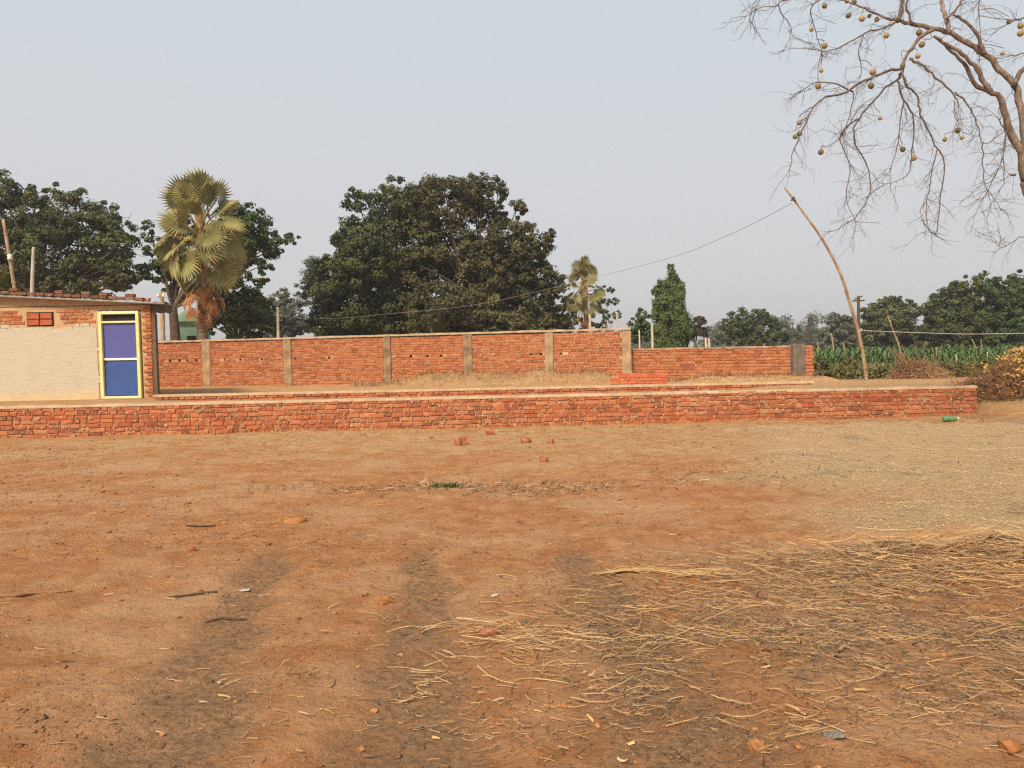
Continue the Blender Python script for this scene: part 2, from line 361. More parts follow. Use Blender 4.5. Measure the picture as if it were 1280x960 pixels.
def gz(x, y, fine=True):
    x = np.asarray(x, float); y = np.asarray(y, float)
    z = .05 * fbm(x, y, .35, 3)
    near = 1 - sstep(y, 12, 20)
    if fine: z = z + near * (.055 * fbm(x, y, 1.3, 4) + .045 * fbm(x, y, 4.5, 4, .62)) + .028 * fbm(x, y, 15, 3, .65) * (1 - sstep(y, 5.5, 12))
    z = z - .018 * track_mask(x, y)
    z = z + .13 * np.exp(-((x - 2.7) / 1.0) ** 2 - ((y - 4.45) / .3) ** 2) * (1 + 1.2 * fbm(x, y, 4, 3))
    z = z + chaff_mask(x, y) * (.05 + .16 * fbm(x, y, 1.6, 4)) + .16 * np.exp(-((x - 4.3) / .9) ** 2 - ((y - 10.2) / .6) ** 2)
    wy = wallY(x) + .2
    left = sstep(-x, 6.4, 7.6); right = sstep(x, 4.2, 6.3)
    lz = np.interp(y, [13, 14.2, 18.4, 26], [.47, .45, .33, .27])
    mz = np.interp(y, [13, 16, 17.5, 24, 30], [.34, .36, .36, .30, .27])
    rz = np.interp(y, [13, 15, 20, 24, 30], [.50, .49, .36, .26, .2])
    bz = lz * left + rz * right + mz * (1 - left - right)
    bz = bz + .31 * np.exp(-((y - 23.6 + .12 * x) / .75) ** 2) * sstep(x, -4.4, -2.2) * (1 - sstep(x, 2.4, 3.6)) * (1 + 1.1 * fbm(x, y, 1.2, 4))
    bz = bz + .14 * np.exp(-((y - 21.2 + .55 * (x - 5.8)) / .6) ** 2) * sstep(x, 4.4, 5.4) * (1 - sstep(x, 8, 8.6)) * (1 + 1.2 * fbm(x, y, 1.6, 4))
    bz = bz * (1 - sstep(y, 60, 110) * .3)
    ramp_end = sstep(y, 12.9, 15.4) * .5
    inwall = sstep(y, wy, wy + .08)
    end = sstep(x, 8.2, 8.5)
    f = inwall * (1 - end)
    side = sstep(y, 12.6, 15.2)
    zb = np.where(x > 8.2, side * bz * end + f * bz, f * bz)
    # beyond the wall's open end the ground climbs gently with a dirt heap beside it
    zb = zb + .30 * np.exp(-((x - 9.5) / .75) ** 2 - ((y - 13.1) / .55) ** 2) * (1 + 1.0 * fbm(x, y, 2.5, 4))
    return z * (1 - .6 * f) + zb
def axis(segs):
    a = [segs[0][0]]
    for hi, st0, st1 in segs[1:]:
        lo = a[-1]; n = max(2, int(2 * (hi - lo) / (st0 + st1))); k = np.arange(1, n + 1)
        if abs(st0 - st1) < 1e-6: a += list(lo + (hi - lo) * k / n)
        else:
            q = (st1 / st0) ** (1 / n); c = np.cumsum(q ** k); a += list(lo + (hi - lo) * c / c[-1])
    return np.array(a)
xs = axis([(-900,), (-14, 90, .5), (-5, .2, .06), (-2.6, .05, .026), (3.6, .026, .026), (9.9, .03, .07), (16, .1, .4), (900, .5, 90)])
ys = axis([(-40,), (1.2, 4, .3), (5.4, .02, .026), (14.6, .03, .05), (26, .08, .16), (60, .25, 1), (1200, 1.5, 120)])
X, Y = np.meshgrid(xs, ys); Z = gz(X, Y)
nx, ny = len(xs), len(ys)
V = np.stack([X, Y, Z], -1).reshape(-1, 3)
i = (np.arange(ny - 1)[:, None] * nx + np.arange(nx - 1)[None]).ravel()
gb = MB(); gb.add(V, np.stack([i, i + 1, i + nx + 1, i + nx], -1))
t = NT('bare_earth'); p = t.pos()
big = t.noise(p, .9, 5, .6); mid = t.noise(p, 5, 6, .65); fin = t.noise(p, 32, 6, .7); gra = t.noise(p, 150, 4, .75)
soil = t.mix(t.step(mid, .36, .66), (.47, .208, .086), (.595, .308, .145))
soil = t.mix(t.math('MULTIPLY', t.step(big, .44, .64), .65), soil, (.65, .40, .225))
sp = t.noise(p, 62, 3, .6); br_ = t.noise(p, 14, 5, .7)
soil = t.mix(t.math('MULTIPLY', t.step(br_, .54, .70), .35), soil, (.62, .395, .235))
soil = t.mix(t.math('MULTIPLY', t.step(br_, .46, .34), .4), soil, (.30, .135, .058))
soil = t.mix(t.math('MULTIPLY', t.step(sp, .62, .72), .5), soil, (.27, .125, .055))  # dark specks: organic bits and the shading of crumbs put into the colour
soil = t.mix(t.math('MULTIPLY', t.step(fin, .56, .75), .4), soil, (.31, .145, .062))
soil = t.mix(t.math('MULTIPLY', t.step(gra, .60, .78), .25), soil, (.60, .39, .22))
pale = t.mix(t.step(mid, .35, .7), (.51, .30, .14), (.61, .41, .215))
c = t.mix(t.math('MULTIPLY', t.attr('pale'), t.step(t.math('ADD', big, t.math('MULTIPLY', mid, .6)), .5, .95)), soil, pale)
trk = t.mix(t.step(fin, .4, .65), (.40, .24, .132), (.27, .16, .09))
c = t.mix(t.math('MULTIPLY', t.attr('track'), t.step(t.math('ADD', mid, fin), .62, 1.1)), c, trk)
cvo = t.noise(t.scale(p, (1, 1.6, 1)), 60, 4, .75)
chf = t.mix(t.step(cvo, .38, .64), (.44, .285, .15), (.70, .51, .295))
chf = t.mix(t.math('MULTIPLY', t.step(t.noise(p, 1.7, 5, .65), .54, .68), .65), chf, (.31, .235, .145))
c = t.mix(t.math('MULTIPLY', t.attr('chaff'), t.step(t.math('ADD', mid, t.attr('chaff')), .55, 1.05)), c, chf)
c = t.mix(t.math('MULTIPLY', t.attr('litter'), t.step(t.math('ADD', fin, mid), .85, 1.25)), c, (.24, .15, .082))
grn = t.mix(t.step(mid, .4, .62), (.20, .14, .07), (.09, .095, .035))
c = t.mix(t.attr('weedy'), c, grn)
hb = t.math('ADD', t.math('MULTIPLY', fin, .7), t.math('ADD', t.math('MULTIPLY', gra, .25), t.math('MULTIPLY', mid, .5)))
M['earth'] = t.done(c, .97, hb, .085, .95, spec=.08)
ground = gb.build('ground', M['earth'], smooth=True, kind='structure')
for nm, val in (('pale', np.maximum(pale_mask(X, Y), .9 * sstep(Y - wallY(X), .1, .3) * (X < 8.3) * (1 - sstep(Y, 15, 18) * .5))), ('track', track_mask(X, Y)), ('chaff', chaff_mask(X, Y)),
                ('litter', np.clip(straw_mask(X, Y) + .9 * np.exp(-((Y - 23.6 + .12 * X) / .7) ** 2) * sstep(X, -4.4, -2.2) * (1 - sstep(X, 2.4, 3.6)) + .7 * np.exp(-((X - 9.6) / 1.1) ** 2 - ((Y - 13.4) / .9) ** 2), 0, 1)), ('weedy', sstep(Y + 1.5 * fbm(X, Y, .4, 3), 22, 24.5) * sstep(X, 7.4, 8.4) + sstep(Y, 34, 44) * (X <= 7.4))):
    a = ground.data.attributes.new(nm, 'FLOAT', 'POINT'); a.data.foreach_set('value', np.clip(val, 0, 1).ravel())

# ------------------------------------------------------------------ brick walls
def brick_variants(L, H, D, n, mat, jit=.003, ch=.007):
    out = []
    for k in range(n):
        mb = MB(); mb.addm(cbox((L, D, H), ch, jit), (CB_Q, CB_T)); out.append(mb.mesh('brick', mat))
    return out
def plan_course(L, ln, hd, phead, r, joint=.012):
    x = -r.uniform(0, ln * .7); o = []
    while x < L:
        l = (hd if r.random() < phead else ln) * r.uniform(.94, 1.04)
        a, b = max(x, 0), min(x + l, L)
        if b - a > .05: o.append((a, b))
        x += l + joint * r.uniform(.6, 1.6)
    return o
def brickwork(root, L, z0, n, ch, mat, ln=.215, hd=.105, phead=.25, D=.1, proud=.012, wob=.012, holes=(), limit=0, joint=.013, jit=.003, seed=1, y0=0., slope=0., hidden_z=None, soldier=None, skip=None, single='brick'):
    """bricks of one face; the front of each stands at local y = y0 -/+ proud. Returns nothing; up to LIMIT bricks are objects, the rest one part"""
    r = np.random.default_rng(seed); L_ = []
    for k in range(n):
        if soldier and k == 0:
            a, b = soldier; row = [q for q in plan_course(a, ln, hd, phead, r, joint)]
            x = a
            while x < b:
                l = .068 * r.uniform(.92, 1.08); row.append((x, x + l)); x += l + .009
            row += [(q[0] + b, q[1] + b) for q in plan_course(L - b, ln, hd, phead, r, joint)]
        else: row = plan_course(L, ln, hd, phead, r, joint)
        for a, b in row:
            zc = z0 + (k + .5) * ch + wob * math.sin(a * .9 + k * .7 + seed) * .5 + r.normal(0, wob * .16) + slope * a
            if skip and skip(a, b, zc): continue
            if any(hx > a - .02 and hx < b + .02 and abs(hz - zc) < ch * .55 for hx, hz in holes): continue
            L_.append(((a + b) / 2, b - a, zc, y0 - r.uniform(0, proud), ch - joint * r.uniform(.55, 1.1)))
    L_.sort(key=lambda q: -(q[1] * (1 if hidden_z is None or q[2] > hidden_z else .1) + .0001 * (L - q[0])))
    var = brick_variants(.2, .07, D, 9, mat, jit)
    rest = MB(); nrest = 0
    for idx, (xc, l, zc, yf, h) in enumerate(L_):
        if idx < limit:
            o = link(single, var[r.integers(9)], root, (xc, yf + D / 2, zc)); o.scale = (l / .2, 1, h / .07)
            o.rotation_euler = (r.normal(0, .006), r.normal(0, .008), r.normal(0, .012))
        else:
            add_cbox(rest, (xc, yf + D / 2, zc), (l, D, h), .007, jit, r.random(), r=r); nrest += 1
    if nrest: rest.build('brick_courses', mat, root, kind='stuff')

def core_with_holes(name, root, x0, x1, z0, z1, yf, D, holes, hw, hh, mat):
    """solid backing with real pockets at HOLES (x, z)"""
    mb = MB()
    def bx(a, b, c, d, ya=yf, dd=D):
        if b - a > .004 and d - c > .004: add_cbox(mb, ((a + b) / 2, ya + dd / 2, (c + d) / 2), (b - a, dd, d - c), .003)
    hs = sorted(h for h in holes if x0 < h[0] < x1)
    if not hs: bx(x0, x1, z0, z1)
    else:
        zc = hs[0][1]; bx(x0, x1, z0, zc - hh / 2); bx(x0, x1, zc + hh / 2, z1); a = x0
        for hx, hz in hs: bx(a, hx - hw / 2, zc - hh / 2, zc + hh / 2); bx(hx - hw / 2, hx + hw / 2, zc - hh / 2, zc + hh / 2, yf + D - .05, .05); a = hx + hw / 2
        bx(a, x1, zc - hh / 2, zc + hh / 2)
    return mb.build(name, mat, root)

def cap_strip(name, root, x0, x1, yc, width, z, th, mat, seed=0, slope=0.0, amp=.02):
    """uneven mud/cement capping laid along a wall top"""
    r = np.random.default_rng(seed); n = int((x1 - x0) / .12) + 2; x = np.linspace(x0, x1, n)
    prof = [(-.5, 0), (-.47, .75), (-.2, 1.0), (.2, 1.0), (.47, .75), (.5, 0)]
    V = []
    for xi in x:
        for a, b in prof:
            nz = fbm(np.array(xi + seed), np.array(a * 2.0), 2.3, 4)
            V.append((xi, yc + a * width + .5 * amp * float(fbm(np.array(xi), np.array(a + seed), 5, 3)), z + slope * xi + (b * th if b else -.012) + (amp * 2 * float(nz) if b else 0)))
    m = len(prof); F = [[i * m + j, i * m + j + 1, (i + 1) * m + j + 1, (i + 1) * m + j][::-1] for i in range(n - 1) for j in range(m - 1)]
    mb = MB(); mb.add(V, F); mb.add([V[k] for k in range(m)], [list(range(m))]); mb.add(V[-m:], [list(range(m))[::-1]])
    return mb.build(name, mat, root, smooth=True)

# front foundation wall
d = FW1 - FW0; Lw = float(np.linalg.norm(d)); ang = math.atan2(d[1], d[0])
fw = empty('foundation_wall', (FW0[0], FW0[1], 0), 'long low red brick foundation wall in front, six rough courses under a mud capping', 'wall', rz=ang)
boxobj('mortar', (Lw / 2, .125 + .002, .19), (Lw - .02, .225, .56), M['mortar'], fw, .004)
brickwork(fw, Lw, -.03, 7, .0768, M['brick'], ln=.205, hd=.104, phead=.42, limit=300, seed=4, hidden_z=.03, soldier=(4.6, 11.6), proud=.009, wob=.02, jit=.0035, joint=.012)
fr = MB()
for k in range(6): add_cbox(fr, (Lw + .004, .125, -.02 + (k + .5) * .0768), (.03, .2, .066), .006, .003, rng.random())
fr.build('end_brick', M['brick'], fw, kind='stuff')
cap_strip('mud_capping', fw, -.1, Lw, .14, .30, .50, .03, M['capping'], 3, amp=.022)
# lighter mortar snots left in the joints
ms = MB()
for k in range(420):
    x = rng.uniform(.2, Lw - .2); z = .04 + (rng.integers(0, 6) + rng.choice([.5, .5, 0])) * .0768
    add_cbox(ms, (x, .004, z), (rng.uniform(.010, .045), .04, rng.uniform(.018, .06)), .008, .006)
ms.build('mortar_smear', M['capping'], fw, kind='stuff')

# second foundation wall behind
a = at(194, 492, 16.4); b = at(1015, 480, 16.9)
d = np.array([b.x - a.x, b.y - a.y]); L2 = float(np.linalg.norm(d))
rw = empty('foundation_wall', (a.x, a.y, .2), 'second low brick foundation strip just behind the front wall, only its top course showing', 'wall', rz=math.atan2(d[1], d[0]))
boxobj('mortar', (L2 / 2, .135, .13), (L2 - .02, .22, .36), M['mortar'], rw, .004)
brickwork(rw, L2, -.03, 4, .0765, M['brick'], phead=.4, limit=130, seed=9, hidden_z=.17, proud=.015, wob=.015)
cap_strip('mud_capping', rw, -.05, L2 + .05, .14, .31, .275, .035, M['capping'], 8, amp=.02)

# tall boundary wall with cement pillars
WA = at(182, 440, 27.1); WB = at(788, 440, 24.0)
d = np.array([WB.x - WA.x, WB.y - WA.y]); L3 = float(np.linalg.norm(d)); ang3 = math.atan2(d[1], d[0])
BW_Z = .16; BW_H = 1.70
bw = empty('boundary_wall', (WA.x, WA.y, BW_Z), 'tall weathered orange brick boundary wall with tan cement pillars, behind the foundations', 'wall', rz=ang3)
def on_wall(px, A=WA, dd=d, L=L3):
    # distance along the wall whose face is seen at photo column px
    best = min(np.linspace(0, 1, 2001), key=lambda s: abs((lambda v: 640 + FPX * v.dot(rt) / v.dot(fwd))(Vector((A.x + dd[0] * s, A.y + dd[1] * s, 1.3 - CAM_H))) - px))
    return best * L
pil = [on_wall(q) for q in (258, 360, 484, 585, 687, 783)]
PW = .28
edges = [0.0]
for q in pil[:-1]: edges += [q - PW / 2, q + PW / 2]
edges += [pil[-1] - PW / 2]
pans = [(edges[2 * k], edges[2 * k + 1]) for k in range(len(edges) // 2)]
holes = [(on_wall(q), 1.03) for q in (212, 224, 234, 245, 281, 300, 327, 369, 411, 476, 513, 534, 551, 664, 676, 701)]
for k, (x0, x1) in enumerate(pans):
    hs = [h for h in holes if x0 + .12 < h[0] < x1 - .12]
    core_with_holes('mortar', bw, x0, x1, 0, BW_H - .02, .012, .2, hs, .1, .075, M['mortar'])
    pr = empty('brick_panel', (x0, 0, 0), None, None, kind=None); pr.parent = bw
    brickwork(pr, x1 - x0, .0, 20, .0835, M['wall_brick'], phead=.2, limit=0, seed=20 + k, proud=.012, wob=.012, holes=[(h[0] - x0, h[1]) for h in hs], D=.08)
for q in pil:
    boxobj('pillar', (q, .10, BW_H / 2 + .01), (PW, .28, BW_H + rng.uniform(.03, .08)), M['cement'], bw, .025, .012)
for q, zz_ in ((493, 1.03), (565, 1.04), (617, 1.04), (646, 1.03)):
    boxobj('mortar_and_sky_plug', (on_wall(q), -.006, zz_), (.055, .05, .055), M['capping'] if q == 565 else M['white_cloth'], bw, .012, .006)  # white plugs stand in for bright sky seen through holes; one is mortar
cap_strip('coping', bw, -.02, L3 + .02, .10, .31, BW_H - .02, .05, M['cement'], 5, slope=.004, amp=.03)
# a thin second course line of the neighbour wall (pillar heads)

# lower boundary wall to the right of it, ending in a dark cement column and a toothed stub
LA = at(790, 440, 24.2); LB = at(989, 440, 21.2)
d4 = np.array([LB.x - LA.x, LB.y - LA.y]); L4 = float(np.linalg.norm(d4)); ang4 = math.atan2(d4[1], d4[0])
lw = empty('boundary_wall', (LA.x, LA.y, .18), 'lower plain brick boundary wall running on from the tall one to a dark column', 'wall', rz=ang4)
boxobj('mortar', (L4 / 2, .115, .545), (L4 - .01, .2, 1.09), M['mortar'], lw, .004)
brickwork(lw, L4, .0, 12, .0905, M['wall_brick'], phead=.22, limit=300, seed=61, proud=.015, wob=.014, D=.09)
cap_strip('coping', lw, .01, L4, .11, .27, 1.085, .045, M['cement'], 6, amp=.018)
u4 = np.array([math.cos(ang4), math.sin(ang4)])
cp = at(998, 440, 21.05)
gp = empty('gate_column', (cp.x, cp.y, .2), 'dark grey cement column with a toothed brick stub at the end of the lower wall', 'column')
boxobj('shaft', (0, .1, .57), (.33, .34, 1.16), M['dark_cement'], gp, .012, .004)
for k in range(12):
    wd = .235 if k % 4 < 2 else .2
    boxobj('brick', (.175 + wd / 2, .06 + rng.normal(0, .004), .05 + k * .0925), (wd, .24, .078), M['wall_brick'], gp, .007, .004)
boxobj('mortar', (.26, .07, .555), (.16, .2, 1.1), M['mortar'], gp, .004)

# fresh red brick block
a = at(764, 482, 20.4); b = at(834, 482, 20.3)
fb = empty('brick_block', (a.x, a.y, .3), 'short low block of fresh bright red bricks at the foot of the tall wall', 'brick block', rz=math.atan2(b.y - a.y, b.x - a.x))
LB_ = (b - a).length
boxobj('mortar', (LB_ / 2, .12, .13), (LB_ - .02, .2, .34), M['mortar'], fb, .004)
brickwork(fb, LB_, -.03, 4, .088, M['red_brick'], phead=.6, limit=80, seed=77, D=.1, skip=lambda a, b, z: z > .24 and a < .16)
tp = MB()
for k in range(12): add_cbox(tp, (.06 + k * .118, .14, .325), (.108, .24, .05), .006, .004, rng.random())
tp.build('top_brick', M['red_brick'], fb, kind='stuff')

# ------------------------------------------------------------------ the brick hut with the blue door
HY = 18.46
def hx(px): return at(px, 440, HY).x
def hz(px, py): return at(px, py, HY).z
HX0, HX1 = hx(-60), hx(190)
hut = empty('brick_hut', (HX1, HY, .30), 'small brick hut with a cream limewashed wall, tin roof and blue panelled door', 'hut')
LX = HX1 - HX0                       # local x runs from -LX to 0
zl = lambda px, py: hz(px, py) - .30
eaveL, eaveR = zl(-60, 369), zl(190, 381)
dx0, dx1 = hx(125.5) - HX1, hx(176) - HX1
dz0, dz1 = zl(150, 498) , zl(150, 389)
def shear(V):                        # side wall runs back and to the left
    return V
# backing wall around the door opening, with plaster
bk = MB()
def bbox(mb, x0, x1, z0, z1, y0, y1, ch=.004): add_cbox(mb, ((x0 + x1) / 2, (y0 + y1) / 2, (z0 + z1) / 2), (x1 - x0, y1 - y0, z1 - z0), ch)
bbox(bk, -LX, dx0 - .03, -.1, eaveR + .02, .012, .23); bbox(bk, dx1 + .03, -.004, -.1, eaveR + .02, .012, .23)
bbox(bk, dx0 - .03, dx1 + .03, dz1 + .03, eaveR + .02, .012, .23); bbox(bk, dx0 - .03, dx1 + .03, -.1, dz0 - .01, .012, .23)
bk.build('front_wall', M['mud_plaster'], hut)
gab = MB()                           # wedge under the sloping roof
gab.add([(-LX, .012, eaveR), (0, .012, eaveR), (0, .012, eaveR + .03), (-LX, .012, eaveL), (-LX, .23, eaveR), (0, .23, eaveR), (0, .23, eaveR + .03), (-LX, .23, eaveL)],
        [(0, 1, 2, 3), (7, 6, 5, 4), (3, 2, 6, 7), (1, 5, 6, 2), (4, 0, 3, 7)])
gab.build('gable_strip', M['mud_plaster'], hut)
# side wall in dark cement; back and far walls
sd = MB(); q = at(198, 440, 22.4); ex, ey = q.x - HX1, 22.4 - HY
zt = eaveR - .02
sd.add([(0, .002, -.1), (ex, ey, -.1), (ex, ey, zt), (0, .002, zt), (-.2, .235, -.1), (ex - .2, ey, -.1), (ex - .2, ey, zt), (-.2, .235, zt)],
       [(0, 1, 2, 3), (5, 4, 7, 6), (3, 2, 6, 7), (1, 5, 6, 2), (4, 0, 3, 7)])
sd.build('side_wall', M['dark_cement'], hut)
bb = MB(); bbox(bb, ex - LX, ex - .2, -.1, eaveR, ey - .2, ey); bb.build('back_wall', M['mud_plaster'], hut)
# exposed bricks: band under the roof, strip right of the door
zw = zl(60, 408)
vx0, vx1, vz0, vz1 = hx(36) - HX1, hx(68) - HX1, zl(52, 407), zl(52, 391)
hb_root = hut
def hskip(a, b, z):
    x0, x1 = a - LX, b - LX
    if z > zl(60, 385.5): return True
    if x1 > dx0 - .05: return True
    return z < zw + .03 or (x1 > vx0 - .02 and x0 < vx1 + .02 and vz0 - .05 < z < vz1 + .05)
# brickwork uses x from 0..L, so give it its own frame at the hut's left end
fr_ = link('brick_face', None, hut, (-LX, 0, 0))
brickwork(fr_, LX - .002, -.08, 32, .0845, M['hut_brick'], phead=.25, limit=230, seed=31, proud=.008, wob=.01, D=.06, skip=hskip)
def wskip(a, b, z):
    x1 = b - LX
    top = zw + .05 * math.sin(a * 2.1) + .03 * math.sin(a * 7)
    return x1 > dx0 - .03 - .03 * math.sin(z * 9) or z > top
lm = MB(); r = np.random.default_rng(5)
for k in range(32):
    for a, b in plan_course(LX, .225, .11, .2, r):
        z = -.08 + (k + .5) * .0845
        if wskip(a, b, z): continue
        add_cbox(lm, ((a + b) / 2 - LX, .025, z), (b - a, .06, .080), .003, .0016, 0, r=r)
bbox(lm, -LX, dx0 - .07, -.08, zw - .06, -.0036, .05)
lm.build('limewashed_bricks', M['limewash'], hut, kind='stuff')
# red ventilation brick
vb = MB()
boxobj('vent_back', ((vx0 + vx1) / 2, .03, (vz0 + vz1) / 2), (vx1 - vx0 + .04, .04, vz1 - vz0 + .04), M['dark_void'], hut, .003)
for i_ in range(2):
    for j_ in range(2):
        wv, hv = (vx1 - vx0) / 2, (vz1 - vz0) / 2
        boxobj('vent_brick', (vx0 + (i_ + .5) * wv, -.004, vz0 + (j_ + .5) * hv), (wv - .03, .05, hv - .02), M['jaali'], hut, .006, .002)
# door
door = link('door', None, hut, (0, 0, 0))
fw_ = .075
for nm, x0, x1, z0, z1 in (('jamb', dx0, dx0 + fw_, dz0, dz1), ('jamb', dx1 - fw_, dx1, dz0, dz1), ('head', dx0 + fw_, dx1 - fw_, dz1 - .07, dz1), ('threshold', dx0 + fw_, dx1 - fw_, dz0, dz0 + .055)):
    boxobj(nm, ((x0 + x1) / 2, .0, (z0 + z1) / 2), (x1 - x0, .12, z1 - z0), M['yellow'], door, .006)
ztr = zl(150, 402.5); zmid = zl(150, 449)
boxobj('transom', ((dx0 + dx1) / 2, .004, ztr), (dx1 - dx0 - 2 * fw_, .10, .045), M['yellow'], door, .005)
boxobj('vent_dark_sheet', ((dx0 + dx1) / 2, .05, (ztr + dz1 - .05) / 2), (dx1 - dx0 - 2 * fw_, .03, dz1 - .07 - ztr - .025), M['dark_void'], door, .003)  # dark sheet painting the unlit gap above the transom
boxobj('upper_panel', ((dx0 + dx1) / 2, .03, (zmid + ztr) / 2), (dx1 - dx0 - 2 * fw_ - .004, .035, ztr - zmid - .05), M['blue_up'], door, .004)
boxobj('lower_panel', ((dx0 + dx1) / 2, .03, (zmid + dz0 + .055) / 2), (dx1 - dx0 - 2 * fw_ - .004, .035, zmid - dz0 - .09), M['blue_low'], door, .004)
boxobj('middle_rail', ((dx0 + dx1) / 2, .012, zmid), (dx1 - dx0 - 2 * fw_ - .002, .06, .05), M['white_paint'], door, .005)
boxobj('latch', (dx0 + .09, -.055, zmid - .005), (.035, .03, .06), M['red_brick'], door, .004)
boxobj('doorstep', ((dx0 + dx1) / 2, -.08, dz0 - .06), (dx1 - dx0 + .1, .2, .1), M['cement'], hut, .012, .006)
rb_ = np.random.default_rng(14)
# tin roof: corrugated sheet sloping to the right, overhanging
rf = MB(); nxr = 150; xr = np.linspace(-LX - .2, hx(213) - HX1, nxr)
rows = []
for yy in np.linspace(-.22, ey + .3, 8):
    zr = np.interp(xr, [-LX, 0], [eaveL, eaveR]) + .055 + .012 * np.cos(xr * 2 * math.pi / .08 * .35) - .0 + yy * .0
    sh = (ex / ey) * max(yy, 0)
    rows.append(np.stack([xr + sh, np.full(nxr, yy), zr], -1))
top = np.concatenate(rows); bot = top - np.array([0, 0, .012]); nn = len(top)
i = (np.arange(7)[:, None] * nxr + np.arange(nxr - 1)[None]).ravel()
rf.add(np.concatenate([top, bot]), np.concatenate([np.stack([i, i + 1, i + nxr + 1, i + nxr], -1), np.stack([i, i + nxr, i + nxr + 1, i + 1], -1) + nn]))
e_ = np.arange(nxr - 1); rf.add(np.concatenate([top[:nxr], bot[:nxr]]), np.stack([e_ + nxr, e_ + nxr + 1, e_ + 1, e_], -1))
roof = rf.build('roof', M['tin'], hut)
eav = MB(); tube(eav, [(-LX - .2, -.205, eaveL + .035), (0, -.205, eaveR + .035), (hx(213) - HX1, -.205, eaveR + .035 + (eaveR - eaveL) / LX * .42)], .022, 6); eav.build('eave_bar', M['tin'], hut)
for k in range(31):
    wd = (.20 if k % 2 else .13) * rb_.uniform(.92, 1.06)
    boxobj('brick', (-wd / 2 - .002, .028 + rb_.normal(0, .003), -.04 + k * .0815), (wd, .09, .068), M['hut_brick'], hut, .008, .004)
bx_ = MB(); bbox(bx_, .012, .36, eaveR - .17, eaveR + .005, .02, .40); bx_.build('eave_shade_block', M['dark_cement'], hut)  # dark block added for the shaded underside of the roof overhang
# course of bricks weighing the roof down
x = -LX + .02
rb = np.random.default_rng(8); vs = brick_variants(.2, .07, .11, 6, M['old_brick'])
while x < -.12:
    zr = np.interp(x, [-LX, 0], [eaveL, eaveR]) + .075
    for lv in range(2):
        if lv == 1 and rb.random() < .45: continue
        o = link('brick', vs[rb.integers(6)], roof, (x + .1, -.02 + rb.normal(0, .01), zr + .04 + lv * .078)); o.scale = (.98, 1.4, 1.03); o.rotation_euler = (0, 0.02, rb.normal(0, .05))
    x += .212

# ------------------------------------------------------------------ loose things on the yard
def ground_pt(px, py):
    lo, hi = 1.5, 60.0
    for _ in range(50):
        m = (lo + hi) / 2; q = at(px, py, m)
        if q.z > float(gz(q.x, q.y)): lo = m
        else: hi = m
    q = at(px, py, lo); return Vector((q.x, q.y, float(gz(q.x, q.y))))
def rock_mesh(name, size, mat, rough, seed, boxy=.5):
    """a broken lump: subdivided rounded box with chipped, noisy faces"""
    r = np.random.default_rng(seed); n = 9; u = np.linspace(-1, 1, n); V_ = []; F_ = []
    for ax in range(3):
        for sgn in (-1, 1):
            A, B = np.meshgrid(u, u); P_ = np.zeros((n, n, 3)); o_ = [a for a in range(3) if a != ax]; P_[..., ax] = sgn; P_[..., o_[0]] = A; P_[..., o_[1]] = B
            b0 = sum(len(v) for v in V_); V_.append(P_.reshape(-1, 3)); ii = (np.arange(n - 1)[:, None] * n + np.arange(n - 1)[None]).ravel() + b0
            q = np.stack([ii, ii + 1, ii + n + 1, ii + n], -1); flip = (sgn > 0) == (ax == 1); F_.append(q[:, ::-1] if flip else q)
    V_ = np.concatenate(V_); sph = V_ / np.linalg.norm(V_, axis=1)[:, None]; V_ = V_ * .8 * boxy + sph * (1 - boxy) * 1.1
    for _ in range(3):                      # chipped corners
        d_ = r.normal(0, 1, 3); d_ /= np.linalg.norm(d_); h = V_ @ d_; c_ = r.uniform(.55, .8) * h.max(); V_ = V_ - np.outer(np.maximum(h - c_, 0) * .85, d_)
    k = r.uniform(0, 50, 3); nz = fbm(V_[:, 0] * 1.0 + k[0] + V_[:, 2] * .7, V_[:, 1] + k[1] - V_[:, 2] * .6, 1.6, 4); V_ = V_ * (1 + rough * 2 * nz[:, None])
    mb = MB(); mb.add(V_ * np.array(size) / 2, np.concatenate(F_), np.clip(.16 + 1.5 * nz, 0, 1)); return mb.mesh(name, mat, True)
def loose(name, px, py, size, mat, label, cat, rot=(0, 0, 0), sink=.15, jit=.006, group=None):
    p = ground_pt(px, py)
    o = link(name, rock_mesh(name, size, mat, jit * 22, int(px + py), .72 if 'brick' in name else .35), None, (p.x, p.y, p.z + size[2] * (.5 - sink))); o.rotation_euler = rot
    return set_props(o, label, cat, group)
g_ = 'loose brick pieces lying near the foundation wall'
lb = empty('brick_pair', ground_pt(576, 556), 'two half bricks standing on end together in front of the foundation wall', 'bricks', rz=.2)
for k in range(2):
    mb = MB(); add_cbox(mb, (0, 0, 0), (.07, .1, .12), .01, .005); o = mb.build('brick', M['brick'], lb, loc=(-.045 + k * .09, 0.01 * k, .05)); o.rotation_euler = (0, .12 * (k - .5), .2 * k)
loose('brick_piece', 657, 553, (.16, .11, .08), M['brick'], 'rounded half brick lying between the standing pair and the squarish piece', 'brick', (0, 0, .15), .1, .012, g_)
loose('brick_piece', 687, 554, (.12, .11, .08), M['brick'], 'squarish broken brick lying nearest the wall past the rounded half brick', 'brick', (0, 0, -.3), .1, .01, g_)
loose('brick_piece', 679, 577, (.12, .1, .07), M['brick'], 'broken brick lump out in the yard, farther from the wall than the others', 'brick', (.1, 0, .5), .1, .014, g_)
loose('brick_piece', 612, 543, (.17, .11, .08), M['brick'], 'bright brick fallen against the foot of the foundation wall', 'brick', (.2, .1, .4), .1, .008, g_)
loose('brick_piece', 239, 689, (.06, .045, .04), M['brick'], 'small red brick chip on the bare soil by the grey track', 'brick chip', (0, 0, .5), .1, .006)
